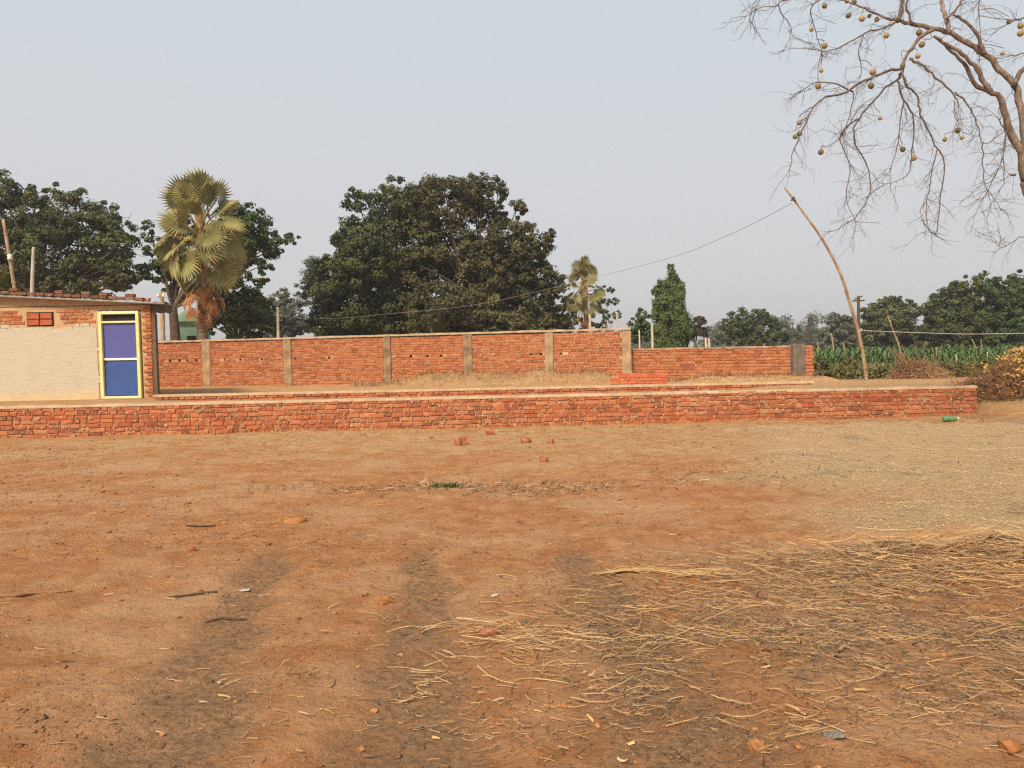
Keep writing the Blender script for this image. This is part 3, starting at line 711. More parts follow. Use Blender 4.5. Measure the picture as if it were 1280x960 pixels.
loose('brick_piece', 610, 793, (.09, .07, .03), M['brick'], 'flat crumbled red brick bit under the straw in the near yard', 'brick chip', (0, 0, .3), .1, .006)
loose('brick_piece', 540, 547, (.1, .07, .03), M['brick'], 'thin flat brick flake lying by the standing pair of half bricks', 'brick chip', (0, 0, .1), .1, .006)
loose('clod', 371, 652, (.17, .12, .07), M['clod'], 'dark crumbly soil clod alone on the bare yard', 'clod', (0, 0, .3), .4, .03)
loose('clod', 485, 752, (.1, .07, .05), M['clod'], 'reddish soil clod at the end of a long straw', 'clod', (0, 0, .3), .4, .025)
loose('stone', 1262, 938, (.07, .06, .05), M['clod'], 'rounded brown stone in the nearest corner by the straw', 'stone', (0, 0, .3), .3, .018)
loose('clod', 945, 936, (.05, .045, .04), M['clod'], 'small orange clod beside long straw in the near foreground', 'clod', (0, 0, .3), .3, .02)

def stick(name, pts, rad, mat, label, cat, lift=.3, sides=7):
    P = [ground_pt(*q) for q in pts]; P = smooth_path([(p.x, p.y, p.z) for p in P], 5)
    rr = np.interp(np.linspace(0, 1, len(P)), np.linspace(0, 1, len(rad)), rad); P[:, 2] += rr * lift + .006
    mb = MB(); tube(mb, P, rr * (1 + rng.normal(0, .12, len(P))), sides); o = mb.build(name, mat, smooth=True); return set_props(o, label, cat)
stick('stick', [(208, 748), (230, 746), (252, 743), (271, 741)], [.003, .006, .009, .006], M['dark_stick'], 'straight dark stick lying on the bare soil by the grey track', 'stick')
stick('stick', [(256, 780), (270, 776), (285, 775), (308, 776)], [.003, .006, .008, .005], M['dark_stick'], 'short curved black stick lying across the grey track', 'stick')
stick('stick', [(0, 747), (20, 746), (45, 743), (90, 740)], [.012, .010, .007, .004], M['brush'], 'long thin half buried twig at the near edge of the bare yard', 'stick')
stick('stick', [(232, 658), (252, 659), (270, 658)], [.004, .007, .004], M['dark_stick'], 'little dark twig lying far out on the bare yard', 'stick')
p = ground_pt(1188, 527)
bt = empty('plastic_bottle', (p.x, p.y, p.z + .045), 'crushed green plastic bottle lying near the open end of the foundation wall', 'bottle', rz=.1)
mb = MB(); tube(mb, [(-.13, 0, 0), (-.12, 0, 0), (-.05, .0, .004), (.0, .01, -.006), (.06, 0, 0), (.09, 0, .0), (.12, 0, .004)], [.02, .045, .047, .038, .046, .03, .015], 10); mb.build('bottle_body', M['green_plastic'], bt, smooth=True)
mb = MB(); tube(mb, [(.118, 0, .004), (.14, 0, .006)], [.018, .018], 8); mb.build('cap', M['white_paint'], bt)
def crumple(name, px, py, size, mat, label, cat, rz=0, parent=None):
    p = ground_pt(px, py); n = 7; u = np.linspace(-.5, .5, n); U, W = np.meshgrid(u, u); r = np.random.default_rng(int(px))
    Z_ = .05 * size[0] + r.uniform(0, 1, U.shape) * size[2] * (1 - 2 * np.maximum(abs(U), abs(W)) * .6)
    Vt = np.stack([U * size[0] * (1 + .25 * r.normal(0, 1, U.shape) * .4), W * size[1] * (1 + .1 * r.normal(0, 1, U.shape)), Z_], -1).reshape(-1, 3)
    ii = (np.arange(n - 1)[:, None] * n + np.arange(n - 1)[None]).ravel(); mb = MB(); mb.add(Vt, np.stack([ii, ii + 1, ii + n + 1, ii + n], -1))
    o = mb.build(name, mat, loc=(p.x, p.y, p.z)); o.rotation_euler = (0, 0, rz); return set_props(o, label, cat)
crumple('rag', 1042, 921, (.075, .05, .02), M['grey_rag'], 'small grey scrap of cloth lying in the near straw', 'rag', .2)
crumple('plastic_scrap', 72, 499, (.34, .2, .07), M['white_cloth'], 'crumpled white plastic scrap at the foot of the limewashed wall', 'litter', .2)
crumple('plastic_scrap', 305, 739, (.07, .04, .015), M['white_cloth'], 'pale torn plastic scrap at the tip of the dark stick', 'litter', .5)
crumple('plastic_scrap', 618, 745, (.05, .03, .012), M['white_cloth'], 'faint white paper scrap half buried in the middle of the yard', 'litter', .9)

def grass_tuft(px, py, n, h, spread, label, mat=None, name='grass_tuft', cat='grass'):
    p = ground_pt(px, py); mb = MB(); r = np.random.default_rng(int(px * 3 + py))
    for k in range(n):
        a = r.uniform(0, 6.28); b0 = np.array([r.normal(0, spread), r.normal(0, spread * .5), 0]); l = h * r.uniform(.5, 1.2); tl = r.uniform(.1, .9)
        dx = np.array([math.cos(a), math.sin(a), 0]); s = np.array([-dx[1], dx[0], 0]) * .004 * (1 + h * 3)
        p1 = b0 + dx * l * tl * .3 + np.array([0, 0, l * .6]); p2 = b0 + dx * l * tl + np.array([0, 0, l * (1 - .35 * tl)])
        mb.add([b0 - s, b0 + s, p1 + s * .7, p1 - s * .7, p2], [[0, 1, 2, 3]], r.random()); mb.add([p1 - s * .7, p1 + s * .7, p2], [[0, 1, 2]], r.random())
    o = mb.build(name, mat or M['grass'], loc=(p.x, p.y, p.z)); return set_props(o, label, cat, None, 'stuff')
grass_tuft(559, 609, 160, .05, .08, 'small green grass tuft growing alone in the middle of the bare yard')
grass_tuft(70, 497, 60, .16, .1, 'thin dry green tuft at the foot of the limewashed wall', M['dry_grass'])
grass_tuft(100, 499, 40, .14, .1, 'sparse dry grass between the white scrap and the blue door', M['dry_grass'])

# long straw bundle
p0, p1 = ground_pt(742, 722), ground_pt(902, 718)
mb = MB(); r = np.random.default_rng(12)
for k in range(46):
    s0, s1 = sorted(r.uniform(-.05, 1.02, 2));
    if s1 - s0 < .25: s1 = s0 + .3
    ss = np.linspace(s0, s1, 5); base = np.array([np.array(p0) * (1 - s) + np.array(p1) * s for s in ss])
    base[:, 1] += .04 * np.sin(ss * 4 + .6) + r.normal(0, .012) + (ss - .5) * r.normal(0, .03); base[:, 2] = gz(base[:, 0], base[:, 1]) + .012 + abs(r.normal(0, .010))
    tube(mb, base, r.uniform(.0016, .003), 3, r.uniform(.5, .95), False)
set_props(mb.build('straw_bundle', M['straw']), 'long loose golden straw bundle stretched across the bare soil', 'straw bundle')

# ------------------------------------------------------------------ straw, chaff, clods, twig litter
def ribbons(P0, Dv, L, wd, tint, mb, r, seg=3, bend=.15, prism=True):
    """N thin curved three-sided straws; P0 (N,3), Dv (N,3) unit"""
    N = len(P0); sd = np.cross(Dv, np.array([0, 0, 1.])); sd /= np.linalg.norm(sd, axis=1)[:, None] + 1e-9; upv = np.cross(sd, Dv)
    bs = r.normal(0, bend, N); bu = r.normal(0, bend * .35, N)
    rows = []
    for k in range(seg + 1):
        s = k / seg; c = P0 + Dv * (L * (s - .5))[:, None] + sd * (bs * L * (s - .5) ** 2 * 2)[:, None] + upv * (bu * L * (s - .5) ** 2 * 2)[:, None]
        tw = wd * (1 - .45 * s)
        if prism: rows += [c - sd * tw[:, None], c + sd * tw[:, None], c + upv * (tw * 1.4)[:, None]]
        else: rows += [c - sd * tw[:, None], c + sd * tw[:, None]]
    m = 3 if prism else 2; Vv = np.stack(rows, 1); nv = Vv.shape[1]; F = []
    for k in range(seg):
        for j in range(m if prism else 1):
            j2 = (j + 1) % m; F.append([k * m + j, k * m + j2, (k + 1) * m + j2, (k + 1) * m + j])
    F = np.array(F)[None] + (np.arange(N) * nv)[:, None, None]
    mb.add(Vv.reshape(-1, 3), F.reshape(-1, 4), np.repeat(tint, nv))
r = np.random.default_rng(21)
def straw_blob(n, x, y, sx_, sy_, lmin, lmax, tlo, thi, lift, ori=.5, wlo=.0008, whi=.0024):
    px_ = r.normal(x, sx_, n); py_ = r.normal(y, sy_, n); k = (py_ > 2.1) & (px_ < .72 * py_ + 1.8)
    px_, py_ = px_[k], py_[k]; n = len(px_)
    L = r.uniform(lmin, lmax, n) * r.uniform(.5, 1, n); a = r.normal(0, ori, n) + np.where(r.random(n) < .18, r.uniform(0, 3.14, n), 0)
    el = r.normal(0, .10, n) * (1 + lift * 8)
    D = np.stack([np.cos(a) * np.cos(el), np.sin(a) * np.cos(el), np.sin(el)], -1)
    z = gz(px_, py_) + .004 + abs(r.normal(0, .6, n)) * lift + lift * 4 * np.clip(fbm(px_, py_, 3.0, 3) + .08, 0, 1) + np.abs(np.sin(el)) * L * .4
    return np.stack([px_, py_, z], -1), D, L, r.uniform(wlo, whi, n), np.clip(r.uniform(tlo, thi, n), 0, 1)
sb = MB()
BL = [(240, 2.7, 4.42, .5, .2, .12, .45, .35, 1, .045), (130, 1.75, 4.15, .45, .2, .15, .42, .3, .95, .02), (240, 3.0, 4.3, .3, .16, .1, .36, .2, 1, .045), (130, 2.4, 4.1, .5, .16, .12, .4, .3, 1, .025),
      (40, 2.0, 4.6, .4, .15, .15, .45, .3, .9, .012), (70, 1.35, 3.78, .35, .10, .10, .36, .2, .95, .012), (90, .95, 3.42, .3, .09, .1, .32, .15, .95, .010),
      (60, .12, 3.42, .24, .07, .12, .4, .4, 1, .006), (40, -.05, 3.62, .22, .05, .14, .36, .4, 1, .004), (40, -.15, 3.2, .2, .1, .08, .3, .3, 1, .004), (50, .55, 3.0, .3, .16, .07, .26, .2, .95, .005),
      (90, 1.75, 3.35, .35, .12, .07, .3, .15, .9, .014), (90, 2.1, 3.0, .25, .12, .07, .28, .1, .9, .014), (40, 1.4, 2.72, .4, .10, .1, .34, .25, .95, .005), (40, .4, 2.7, .35, .16, .05, .22, .2, .95, .004),
      (45, .9, 4.15, .35, .2, .07, .3, .3, 1, .005), (40, .3, 3.95, .4, .25, .05, .26, .3, 1, .004), (20, 1.6, 4.75, .5, .15, .1, .36, .3, 1, .005), (50, -1.2, 3.0, 1.0, .6, .03, .10, .4, 1, .002), (100, -.5, 4.5, 2.2, 1.4, .02, .09, .4, 1, .002), (100, 0, 7, 3, 1.5, .03, .12, .4, 1, .002)]
for B in BL: ribbons(*straw_blob(*B, ori=.75 if B[8] < .35 else .5), sb, r, bend=.3)
# matted grey and brown broken bits, in patches
def patch_blob(n, x, y, sx_, sy_, lmin, lmax, tlo, thi, lift):
    P_, D_, L_, w_, t_ = straw_blob(n, x, y, sx_, sy_, lmin, lmax, tlo, thi, lift, ori=1.2, wlo=.0008, whi=.0022)
    k = fbm(P_[:, 0], P_[:, 1], 3.2, 3) > r.uniform(-.22, .10, len(P_)); return P_[k], D_[k], L_[k], w_[k], t_[k]
for B in ((8200, 2.6, 4.32, .6, .26, .03, .13, 0, .75, .022), (4600, 1.4, 3.6, .65, .36, .02, .11, 0, .7, .010), (1700, .25, 3.3, .5, .35, .02, .09, 0, .8, .006), (3800, 1.9, 3.1, .45, .3, .02, .11, 0, .7, .012), (1800, .5, 2.75, .7, .25, .015, .07, 0, .8, .005), (900, 1.0, 4.4, .6, .3, .02, .08, 0, .7, .006), (700, 1.6, 4.9, .6, .2, .02, .08, .1, .8, .006)):
    ribbons(*patch_blob(*B), sb, r, seg=2)
# curled dry leaf blades among the straw
for B in ((200, 1.6, 3.5, .9, .5, .04, .10, .0, .7, .012), (160, 2.5, 4.3, .5, .25, .05, .13, .1, .9, .03), (90, .2, 3.1, .6, .4, .03, .09, .1, .95, .006)):
    P_, D_, L_, w_, t_ = straw_blob(*B, ori=1.4); D_[:, 2] += r.normal(0, .25, len(D_)); D_ /= np.linalg.norm(D_, axis=1)[:, None]; ribbons(P_, D_, L_, w_ * 2.6, t_, sb, r, seg=3, bend=.5)
sb.build('straw', M['straw'], kind='stuff')
# chaff flakes
n = 90000; cy = 5 + 7.2 * r.random(n) ** 1.3; cx = r.uniform(1.2, 9.5, n); k = (chaff_mask(cx, cy) ** 1.5 > r.uniform(.1, 1, n)) & (fbm(cx, cy, 1.3, 3) > -.1 - .2 * r.random(n)) & (cx < .70 * cy + .6); cx, cy = cx[k], cy[k]; n = len(cx)
a = r.uniform(0, 6.28, n); el = r.normal(0, .12, n)
cb = MB(); ribbons(np.stack([cx, cy, gz(cx, cy) + .004 + abs(r.normal(0, .006, n))], -1), np.stack([np.cos(a) * np.cos(el), np.sin(a) * np.cos(el), np.sin(el)], -1), r.uniform(.010, .045, n), r.uniform(.0010, .0026, n), np.clip(r.normal(.45, .28, n), 0, 1), cb, r, seg=1, prism=False)
cb.build('chaff', M['chaff'], kind='stuff')
# clods and pebbles
ph = (1 + 5 ** .5) / 2
ICO = np.array([(-1, ph, 0), (1, ph, 0), (-1, -ph, 0), (1, -ph, 0), (0, -1, ph), (0, 1, ph), (0, -1, -ph), (0, 1, -ph), (ph, 0, -1), (ph, 0, 1), (-ph, 0, -1), (-ph, 0, 1)]) / 1.9
ICF = np.array([(0, 11, 5), (0, 5, 1), (0, 1, 7), (0, 7, 10), (0, 10, 11), (1, 5, 9), (5, 11, 4), (11, 10, 2), (10, 7, 6), (7, 1, 8), (3, 9, 4), (3, 4, 2), (3, 2, 6), (3, 6, 8), (3, 8, 9), (4, 9, 5), (2, 4, 11), (6, 2, 10), (8, 6, 7), (9, 8, 1)])
def lumps(mb, x, y, s, tint, r, flat=.6):
    n = len(x); Vv = ICO[None] * (1 + r.normal(0, .2, (n, 12, 1))) * (s[:, None, None] * np.stack([r.uniform(.7, 1.4, n), r.uniform(.7, 1.2, n), np.full(n, flat)], -1)[:, None])
    Vv = Vv + np.stack([x, y, gz(x, y) + s * .12], -1)[:, None]
    F = ICF[None] + (np.arange(n) * 12)[:, None, None]; mb.add(Vv.reshape(-1, 3), F.reshape(-1, 3), np.repeat(tint, 12))
cl = MB()
n = 5000; ly = 2.2 + 10.4 * r.random(n) ** 1.7; lx = r.uniform(-1, 1, n) * (.72 * ly + .3); patch = fbm(lx, ly, 1.4, 3) + .2
k = r.random(n) < np.clip(.35 + patch * 2, .08, 1); lx, ly = lx[k], ly[k]; n = len(lx)
lumps(cl, lx, ly, np.minimum(.0026 * np.exp(r.exponential(.40, n)), .016) * (.6 + ly * .12), np.clip(r.normal(.42, .2, n), 0, 1), r)
cl.build('soil_clods', M['clod'], kind='stuff')
# crumbs of the same earth, so the bare ground has grit with its own shade
OCT = np.array([(1, 0, 0), (-1, 0, 0), (0, 1, 0), (0, -1, 0), (0, 0, 1), (0, 0, -.6)], float)
OCF = np.array([(0, 2, 4), (2, 1, 4), (1, 3, 4), (3, 0, 4), (2, 0, 5), (1, 2, 5), (3, 1, 5), (0, 3, 5)])
n = 60000; ly = 2.2 + 9.5 * r.random(n) ** 1.5; lx = r.uniform(-1, 1, n) * (.72 * ly + .3)
k = r.random(n) < np.clip(.35 + 2.4 * fbm(lx, ly, 1.1, 4) + .25 * track_mask(lx, ly), .06, 1) * (1 - .7 * chaff_mask(lx, ly)); lx, ly = lx[k], ly[k]; n = len(lx)
sz = np.minimum(.0026 * np.exp(r.exponential(.42, n)), .015) * (.55 + ly * .12)
a = r.uniform(0, 6.28, n); V_ = OCT[None] * (1 + r.normal(0, .28, (n, 6, 1))) * np.stack([sz * r.uniform(.8, 1.7, n), sz, sz * r.uniform(.3, .65, n)], -1)[:, None]
ca, sa = np.cos(a)[:, None], np.sin(a)[:, None]; V_ = np.stack([V_[..., 0] * ca - V_[..., 1] * sa, V_[..., 0] * sa + V_[..., 1] * ca, V_[..., 2]], -1)
V_ = V_ + np.stack([lx, ly, gz(lx, ly) + sz * .1], -1)[:, None]
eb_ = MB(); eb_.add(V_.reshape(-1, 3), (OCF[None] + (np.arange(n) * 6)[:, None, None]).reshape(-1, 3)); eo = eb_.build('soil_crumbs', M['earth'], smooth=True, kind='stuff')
for nm, fn in (('pale', pale_mask), ('track', track_mask), ('chaff', chaff_mask), ('litter', lambda x, y: np.clip(straw_mask(x, y), 0, 1))):
    at_ = eo.data.attributes.new(nm, 'FLOAT', 'POINT'); at_.data.foreach_set('value', np.repeat(np.clip(fn(lx, ly), 0, 1), 6).astype(np.float32))
# dark twig and leaf litter
db = MB(); n = 2400; ly = 2.3 + 10 * r.random(n) ** .85; lx = r.uniform(-1, 1, n) * (.70 * ly + .2); k = r.random(n) < np.clip(.3 + 2.2 * (fbm(lx, ly, .8, 3) + .12), .1, 1); lx, ly = lx[k], ly[k]; n = len(lx)
a = r.normal(0, .8, n)
ribbons(np.stack([lx, ly, gz(lx, ly) + .006], -1), np.stack([np.cos(a), np.sin(a), r.normal(0, .06, n)], -1), r.uniform(.015, .085, n), r.uniform(.0008, .003, n), np.clip(r.normal(.5, .3, n), 0, 1), db, r, seg=2)
# the withered patch around the green tuft and along the wall foot
for x_, y_, sx_, sy_, nn_ in ((-.75, 7.4, .8, .12, 420), (.3, 7.1, .5, .12, 260), (0, 12.4, 5, .25, 320), (2.2, 7.6, 1.0, .5, 200), (5, 12.2, 2.4, .4, 240)):
    lx = r.normal(x_, sx_, nn_); ly = r.normal(y_, sy_, nn_); a = r.uniform(0, 3.14, nn_); el = r.normal(0, .35, nn_)
    ribbons(np.stack([lx, ly, gz(lx, ly) + .008], -1), np.stack([np.cos(a), np.sin(a), el], -1), r.uniform(.03, .12, nn_), r.uniform(.0015, .005, nn_), np.clip(r.normal(.45, .25, nn_), 0, 1), db, r, seg=1)
db.build('twig_litter', M['debris'], kind='stuff')

# ------------------------------------------------------------------ trees
def leaf_cards(mb, C, N, size, tint, r, aspect=.56):
    """rhombic folded leaves at C with rough normals N"""
    n = len(C); N = N / (np.linalg.norm(N, axis=1)[:, None] + 1e-9)
    a = r.normal(0, 1, (n, 3)); a[:, 2] -= .5; u = a - N * (a * N).sum(1)[:, None]; u /= np.linalg.norm(u, axis=1)[:, None] + 1e-9; v = np.cross(N, u)
    L = size[:, None] * r.uniform(.7, 1.3, (n, 1)); W = L * aspect * .5
    V_ = np.stack([C - u * L * .5, C + v * W + N * L * .10, C + u * L * .5, C - v * W + N * L * .10], 1)
    F = np.arange(n * 4).reshape(n, 4); mb.add(V_.reshape(-1, 3), F, np.repeat(tint, 4))
def crown_leaves(mb, lobes, leaf, dens, r, Y0, cl_frac=.3, squash=.85, gap=.72, droop=0.):
    """lobes: (center, radius). Each holds leaf clusters spread through its outer volume"""
    for c, R_ in lobes:
        c = np.array(c); ncl = max(7, int(22 * (R_ / (leaf * 4)) ** 1.2 * gap)); ncl = min(ncl, 80)
        d_ = r.normal(0, 1, (ncl, 3)); d_ /= np.linalg.norm(d_, axis=1)[:, None]; d_[:, 2] *= squash
        cc = c + d_ * (R_ * r.uniform(.35, 1.0, (ncl, 1)) ** .6)
        cr = R_ * cl_frac * r.uniform(.6, 1.4, ncl) * (12 / ncl) ** .18
        tot = int(dens * 62 * (R_ / leaf) ** 2); per = max(6, tot // ncl)
        k = np.repeat(np.arange(ncl), per); m = len(k)
        q = r.normal(0, 1, (m, 3)); q /= np.linalg.norm(q, axis=1)[:, None]; off = q * (cr[k] * r.uniform(.15, 1, m) ** .5)[:, None]; off[:, 2] *= .75
        C = cc[k] + off; C[:, 2] -= droop * r.random(m) * R_
        Nn = (C - c) / R_ * .6 + q * .7 + r.normal(0, .45, (m, 3)) + np.array([0, 0, .35])
        ctint = r.normal(.5, .13, ncl)
        leaf_cards(mb, C, Nn, np.full(m, leaf), np.clip(ctint[k] + r.normal(0, .16, m), 0, 1), r)
def px_lobes(L, Y, r, depth=1.0):
    o = []
    for (x, y, rad) in L:
        R_ = rad / FPX * Y; p = at(x, y, Y); o.append(((p.x, Y + r.normal(0, 1) * R_ * .45 * depth, p.z), R_))
    return o
def tree(name, L, Y, mat, label, leaf_px=4.6, dens=1.0, trunk=None, tr=.22, seed=1, group=None, bark='bark', cl_frac=.3, gap=.72, droop=0., extra_back=True, squash=.85, limb=True):
    r = np.random.default_rng(seed); lobes = px_lobes(L, Y, r)
    if extra_back and len(L) > 4:     # fill between neighbouring clumps
        for _ in range(int(len(L) * 1.1)):
            (x1, y1, r1), (x2, y2, r2) = [L[q] for q in r.choice(len(L), 2, replace=False)]
            if math.hypot(x1 - x2, y1 - y2) < 1.15 * (r1 + r2):
                f = r.uniform(.35, .65); lobes += px_lobes([(x1 + (x2 - x1) * f, y1 + (y2 - y1) * f, .42 * (r1 + r2))], Y, r, 1.5)
    if extra_back:                    # the crown's far half
        lobes += [((c[0] + r.normal(0, R_ * .3), c[1] + R_ * 1.0, c[2] - R_ * .15), R_ * .85) for c, R_ in lobes if R_ > Y * 20 / FPX]
    base = at(trunk[0], trunk[1], Y); gz0 = float(gz(base.x, Y, False))
    root = empty(name, (base.x, Y, gz0), label, 'tree', group); o3 = np.array((base.x, Y, gz0))
    mb = MB(); zt = np.mean([c[2] for c, _ in lobes]); zf = max(gz0 + .8, min(zt, gz0 + (zt - gz0) * .55)); fork = np.array((base.x + r.normal(0, .15), Y, zf))
    tube(mb, smooth_path([o3 - o3 + (0, 0, -.15), (o3 * .5 + fork * .5) - o3 + (r.normal(0, .08), 0, 0), fork - o3], 4), np.linspace(tr * 1.25, tr * .8, 9), 10)
    mb.build('trunk', M[bark], root, smooth=True)
    if limb:
        lb_ = MB()
        for c, R_ in lobes:
            c = np.array(c); mid = fork * .5 + c * .5 + r.normal(0, .12 * R_, 3) + (0, 0, .1 * R_)
            P = smooth_path([fork - o3, mid - o3, c - o3], 3); tube(lb_, P, np.linspace(tr * .34, tr * .07, len(P)), 6)
            for _ in range(3):
                q = c + r.normal(0, .5, 3) * R_; tube(lb_, [c - o3, (c + q) / 2 - o3 + r.normal(0, .05, 3) * R_, q - o3], [tr * .08, tr * .05, tr * .02], 4)
        lb_.build('limbs', M[bark], root)
    cm = MB(); crown_leaves(cm, [(np.array(c) - o3, R_) for c, R_ in lobes], leaf_px / FPX * Y, dens, r, Y, cl_frac, squash, gap, droop)
    cm.build('crown', M[mat], root); return root
TG = 'trees standing behind the walls'
tree('broadleaf_tree', [(30, 272, 42), (85, 268, 40), (128, 300, 36), (60, 322, 45), (112, 345, 33), (10, 335, 45), (148, 335, 22), (-35, 285, 55), (82, 240, 20), (15, 240, 24), (120, 268, 22), (150, 305, 18), (-20, 345, 40), (75, 355, 30), (45, 245, 18), (160, 350, 14)], 36, 'leaf_mid', 'broad olive green tree rising behind the hut roof', trunk=(60, 430), tr=.3, seed=11, dens=.62)
tree('broadleaf_tree', [(318, 285, 26), (345, 301, 19), (300, 305, 32), (285, 262, 17), (364, 296, 10), (278, 340, 28), (213, 330, 22), (196, 308, 17), (320, 348, 15), (330, 330, 12), (240, 300, 30), (205, 352, 16), (190, 285, 10), (303, 262, 14), (240, 345, 20)], 37.5, 'leaf_bright', 'dark green tree with layered branches close behind the large fan palm', trunk=(219, 425), tr=.24, seed=12, dens=.62)
tree('broadleaf_tree', [(300, 385, 28), (330, 398, 18), (275, 395, 20), (318, 372, 15), (290, 362, 16), (338, 408, 14), (255, 405, 15), (320, 408, 20), (290, 408, 20), (310, 390, 18)], 34, 'leaf_dark', 'low dark bushy tree directly behind the wall beside the palm trunk', trunk=(300, 428), tr=.16, seed=13, dens=.7, leaf_px=4.2)
tree('broadleaf_tree', [(460, 272, 36), (500, 255, 33), (468, 325, 42), (428, 352, 34), (440, 392, 42), (398, 398, 24), (520, 300, 42), (480, 388, 42), (445, 245, 15), (435, 300, 22), (500, 345, 38), (525, 390, 30), (410, 372, 22), (480, 235, 14), (512, 262, 28), (470, 408, 28), (415, 408, 22), (515, 410, 28), (445, 350, 30)], 41, 'leaf_dark', 'large deep green tree forming the near half of the big central clump', trunk=(480, 430), tr=.28, seed=14, dens=.62)
tree('broadleaf_tree', [(560, 252, 36), (602, 243, 28), (572, 310, 46), (630, 305, 38), (658, 335, 36), (600, 370, 50), (545, 382, 42), (655, 385, 42), (690, 352, 22), (692, 396, 22), (622, 243, 14), (655, 290, 18), (685, 297, 14), (590, 225, 12), (612, 268, 22), (540, 240, 20), (705, 380, 12), (530, 238, 24), (525, 275, 30), (605, 402, 36), (570, 408, 30), (645, 408, 30), (680, 410, 22), (605, 330, 42), (640, 350, 36), (645, 262, 14), (520, 330, 30), (668, 305, 22)], 40, 'leaf_brown', 'huge brownish green mango tree, tallest of the trees behind the wall', trunk=(605, 430), tr=.3, seed=15, dens=.62)
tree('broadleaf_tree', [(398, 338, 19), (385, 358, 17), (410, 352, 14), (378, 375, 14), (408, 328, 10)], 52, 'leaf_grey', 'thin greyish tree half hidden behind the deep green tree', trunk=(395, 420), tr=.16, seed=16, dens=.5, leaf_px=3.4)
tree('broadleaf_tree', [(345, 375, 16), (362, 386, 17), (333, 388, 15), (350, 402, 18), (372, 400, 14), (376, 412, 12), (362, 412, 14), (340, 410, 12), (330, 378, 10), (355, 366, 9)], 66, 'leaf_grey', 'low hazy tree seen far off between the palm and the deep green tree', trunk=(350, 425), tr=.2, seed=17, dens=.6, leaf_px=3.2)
tree('broadleaf_tree', [(795, 405, 13), (805, 395, 12), (800, 420, 12), (812, 415, 12), (788, 418, 10)], 48, 'leaf_bright', 'small green tree just past the corner of the tall wall', trunk=(800, 440), tr=.12, seed=18, dens=.7, leaf_px=3.4)
tree('broadleaf_tree', [(868, 408, 13), (876, 400, 9), (858, 415, 11), (874, 416, 10), (853, 400, 9)], 52, 'leaf_red', 'dark reddish round tree beside the tall weeping one', trunk=(866, 440), tr=.14, seed=19, dens=.8, leaf_px=3.2)
tree('broadleaf_tree', [(940, 395, 17), (918, 402, 15), (960, 402, 16), (936, 412, 18), (910, 415, 12), (972, 415, 14), (950, 418, 14), (895, 424, 9), (988, 424, 10), (926, 392, 10), (940, 408, 18), (920, 425, 12), (962, 426, 13), (940, 430, 12)], 66, 'leaf_mid', 'rounded spreading tree alone above the lower wall', trunk=(945, 436), tr=.3, seed=20, dens=.55, leaf_px=3.4, gap=.6)
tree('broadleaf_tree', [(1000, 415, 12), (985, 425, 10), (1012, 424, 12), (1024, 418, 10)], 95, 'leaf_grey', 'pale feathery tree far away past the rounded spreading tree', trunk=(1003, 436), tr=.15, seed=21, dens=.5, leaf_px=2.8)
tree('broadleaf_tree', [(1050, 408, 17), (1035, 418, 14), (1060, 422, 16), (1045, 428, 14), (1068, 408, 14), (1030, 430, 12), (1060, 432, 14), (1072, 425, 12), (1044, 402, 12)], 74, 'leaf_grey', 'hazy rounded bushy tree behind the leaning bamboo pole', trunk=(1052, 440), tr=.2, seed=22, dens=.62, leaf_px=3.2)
tree('broadleaf_tree', [(1110, 388, 20), (1090, 395, 18), (1130, 395, 19), (1105, 412, 24), (1135, 415, 18), (1085, 420, 16), (1120, 428, 16), (1148, 425, 12), (1112, 376, 9), (1140, 384, 10), (1100, 428, 16), (1140, 430, 16), (1080, 432, 12), (1118, 400, 22), (1128, 378, 9)], 62, 'leaf_mid', 'olive tree with a ragged crown between the bamboo pole and the long grove', trunk=(1112, 440), tr=.25, seed=23, dens=.6, leaf_px=3.6)
tree('broadleaf_tree', [(1200, 375, 24), (1178, 385, 20), (1165, 405, 20), (1225, 372, 24), (1195, 410, 28), (1230, 408, 28), (1175, 425, 20), (1190, 362, 14), (1160, 385, 12), (1215, 425, 20), (1210, 356, 14), (1232, 352, 14), (1190, 432, 18), (1230, 432, 18), (1162, 428, 16), (1180, 400, 22), (1212, 395, 26)], 56, 'leaf_dark', 'dense dark green tree at the start of the long grove over the maize', trunk=(1200, 440), tr=.34, seed=24, dens=.62, leaf_px=3.9)
tree('broadleaf_tree', [(1262, 375, 26), (1290, 370, 30), (1270, 410, 28), (1310, 400, 34), (1250, 395, 18), (1290, 425, 22), (1255, 425, 18), (1240, 358, 14), (1330, 380, 30), (1262, 352, 14), (1282, 350, 16), (1270, 432, 20), (1245, 432, 16), (1300, 430, 22), (1255, 385, 24)], 54, 'leaf_bright', 'broad fresh green tree closing the grove at the edge of the view', trunk=(1285, 440), tr=.34, seed=25, dens=.62, leaf_px=3.9)
tree('bush', [(2, 350, 12), (-8, 340, 14), (5, 362, 10), (-14, 358, 14)], 27, 'leaf_yellow', 'yellow green bush peeping over the hut roof by the leaning pole', trunk=(-2, 420), tr=.06, seed=26, dens=.8, leaf_px=3.6)
# weeping column-shaped tree
tree('weeping_tree', [(839, 332, 4), (840, 340, 6), (845, 347, 7), (850, 355, 7), (838, 352, 9), (826, 354, 7), (822, 362, 7), (834, 364, 11), (846, 366, 10), (828, 376, 12), (842, 380, 13), (824, 392, 11), (848, 394, 12), (836, 396, 14), (826, 408, 12), (850, 408, 12), (838, 414, 15), (826, 424, 12), (852, 424, 11), (840, 430, 13)], 44, 'leaf_weep', 'tall narrow weeping tree with a pointed top above the lower wall', trunk=(838, 442), tr=.12, seed=27, dens=1.5, leaf_px=3.0, droop=.8, cl_frac=.42, limb=False, extra_back=False, gap=1.1)
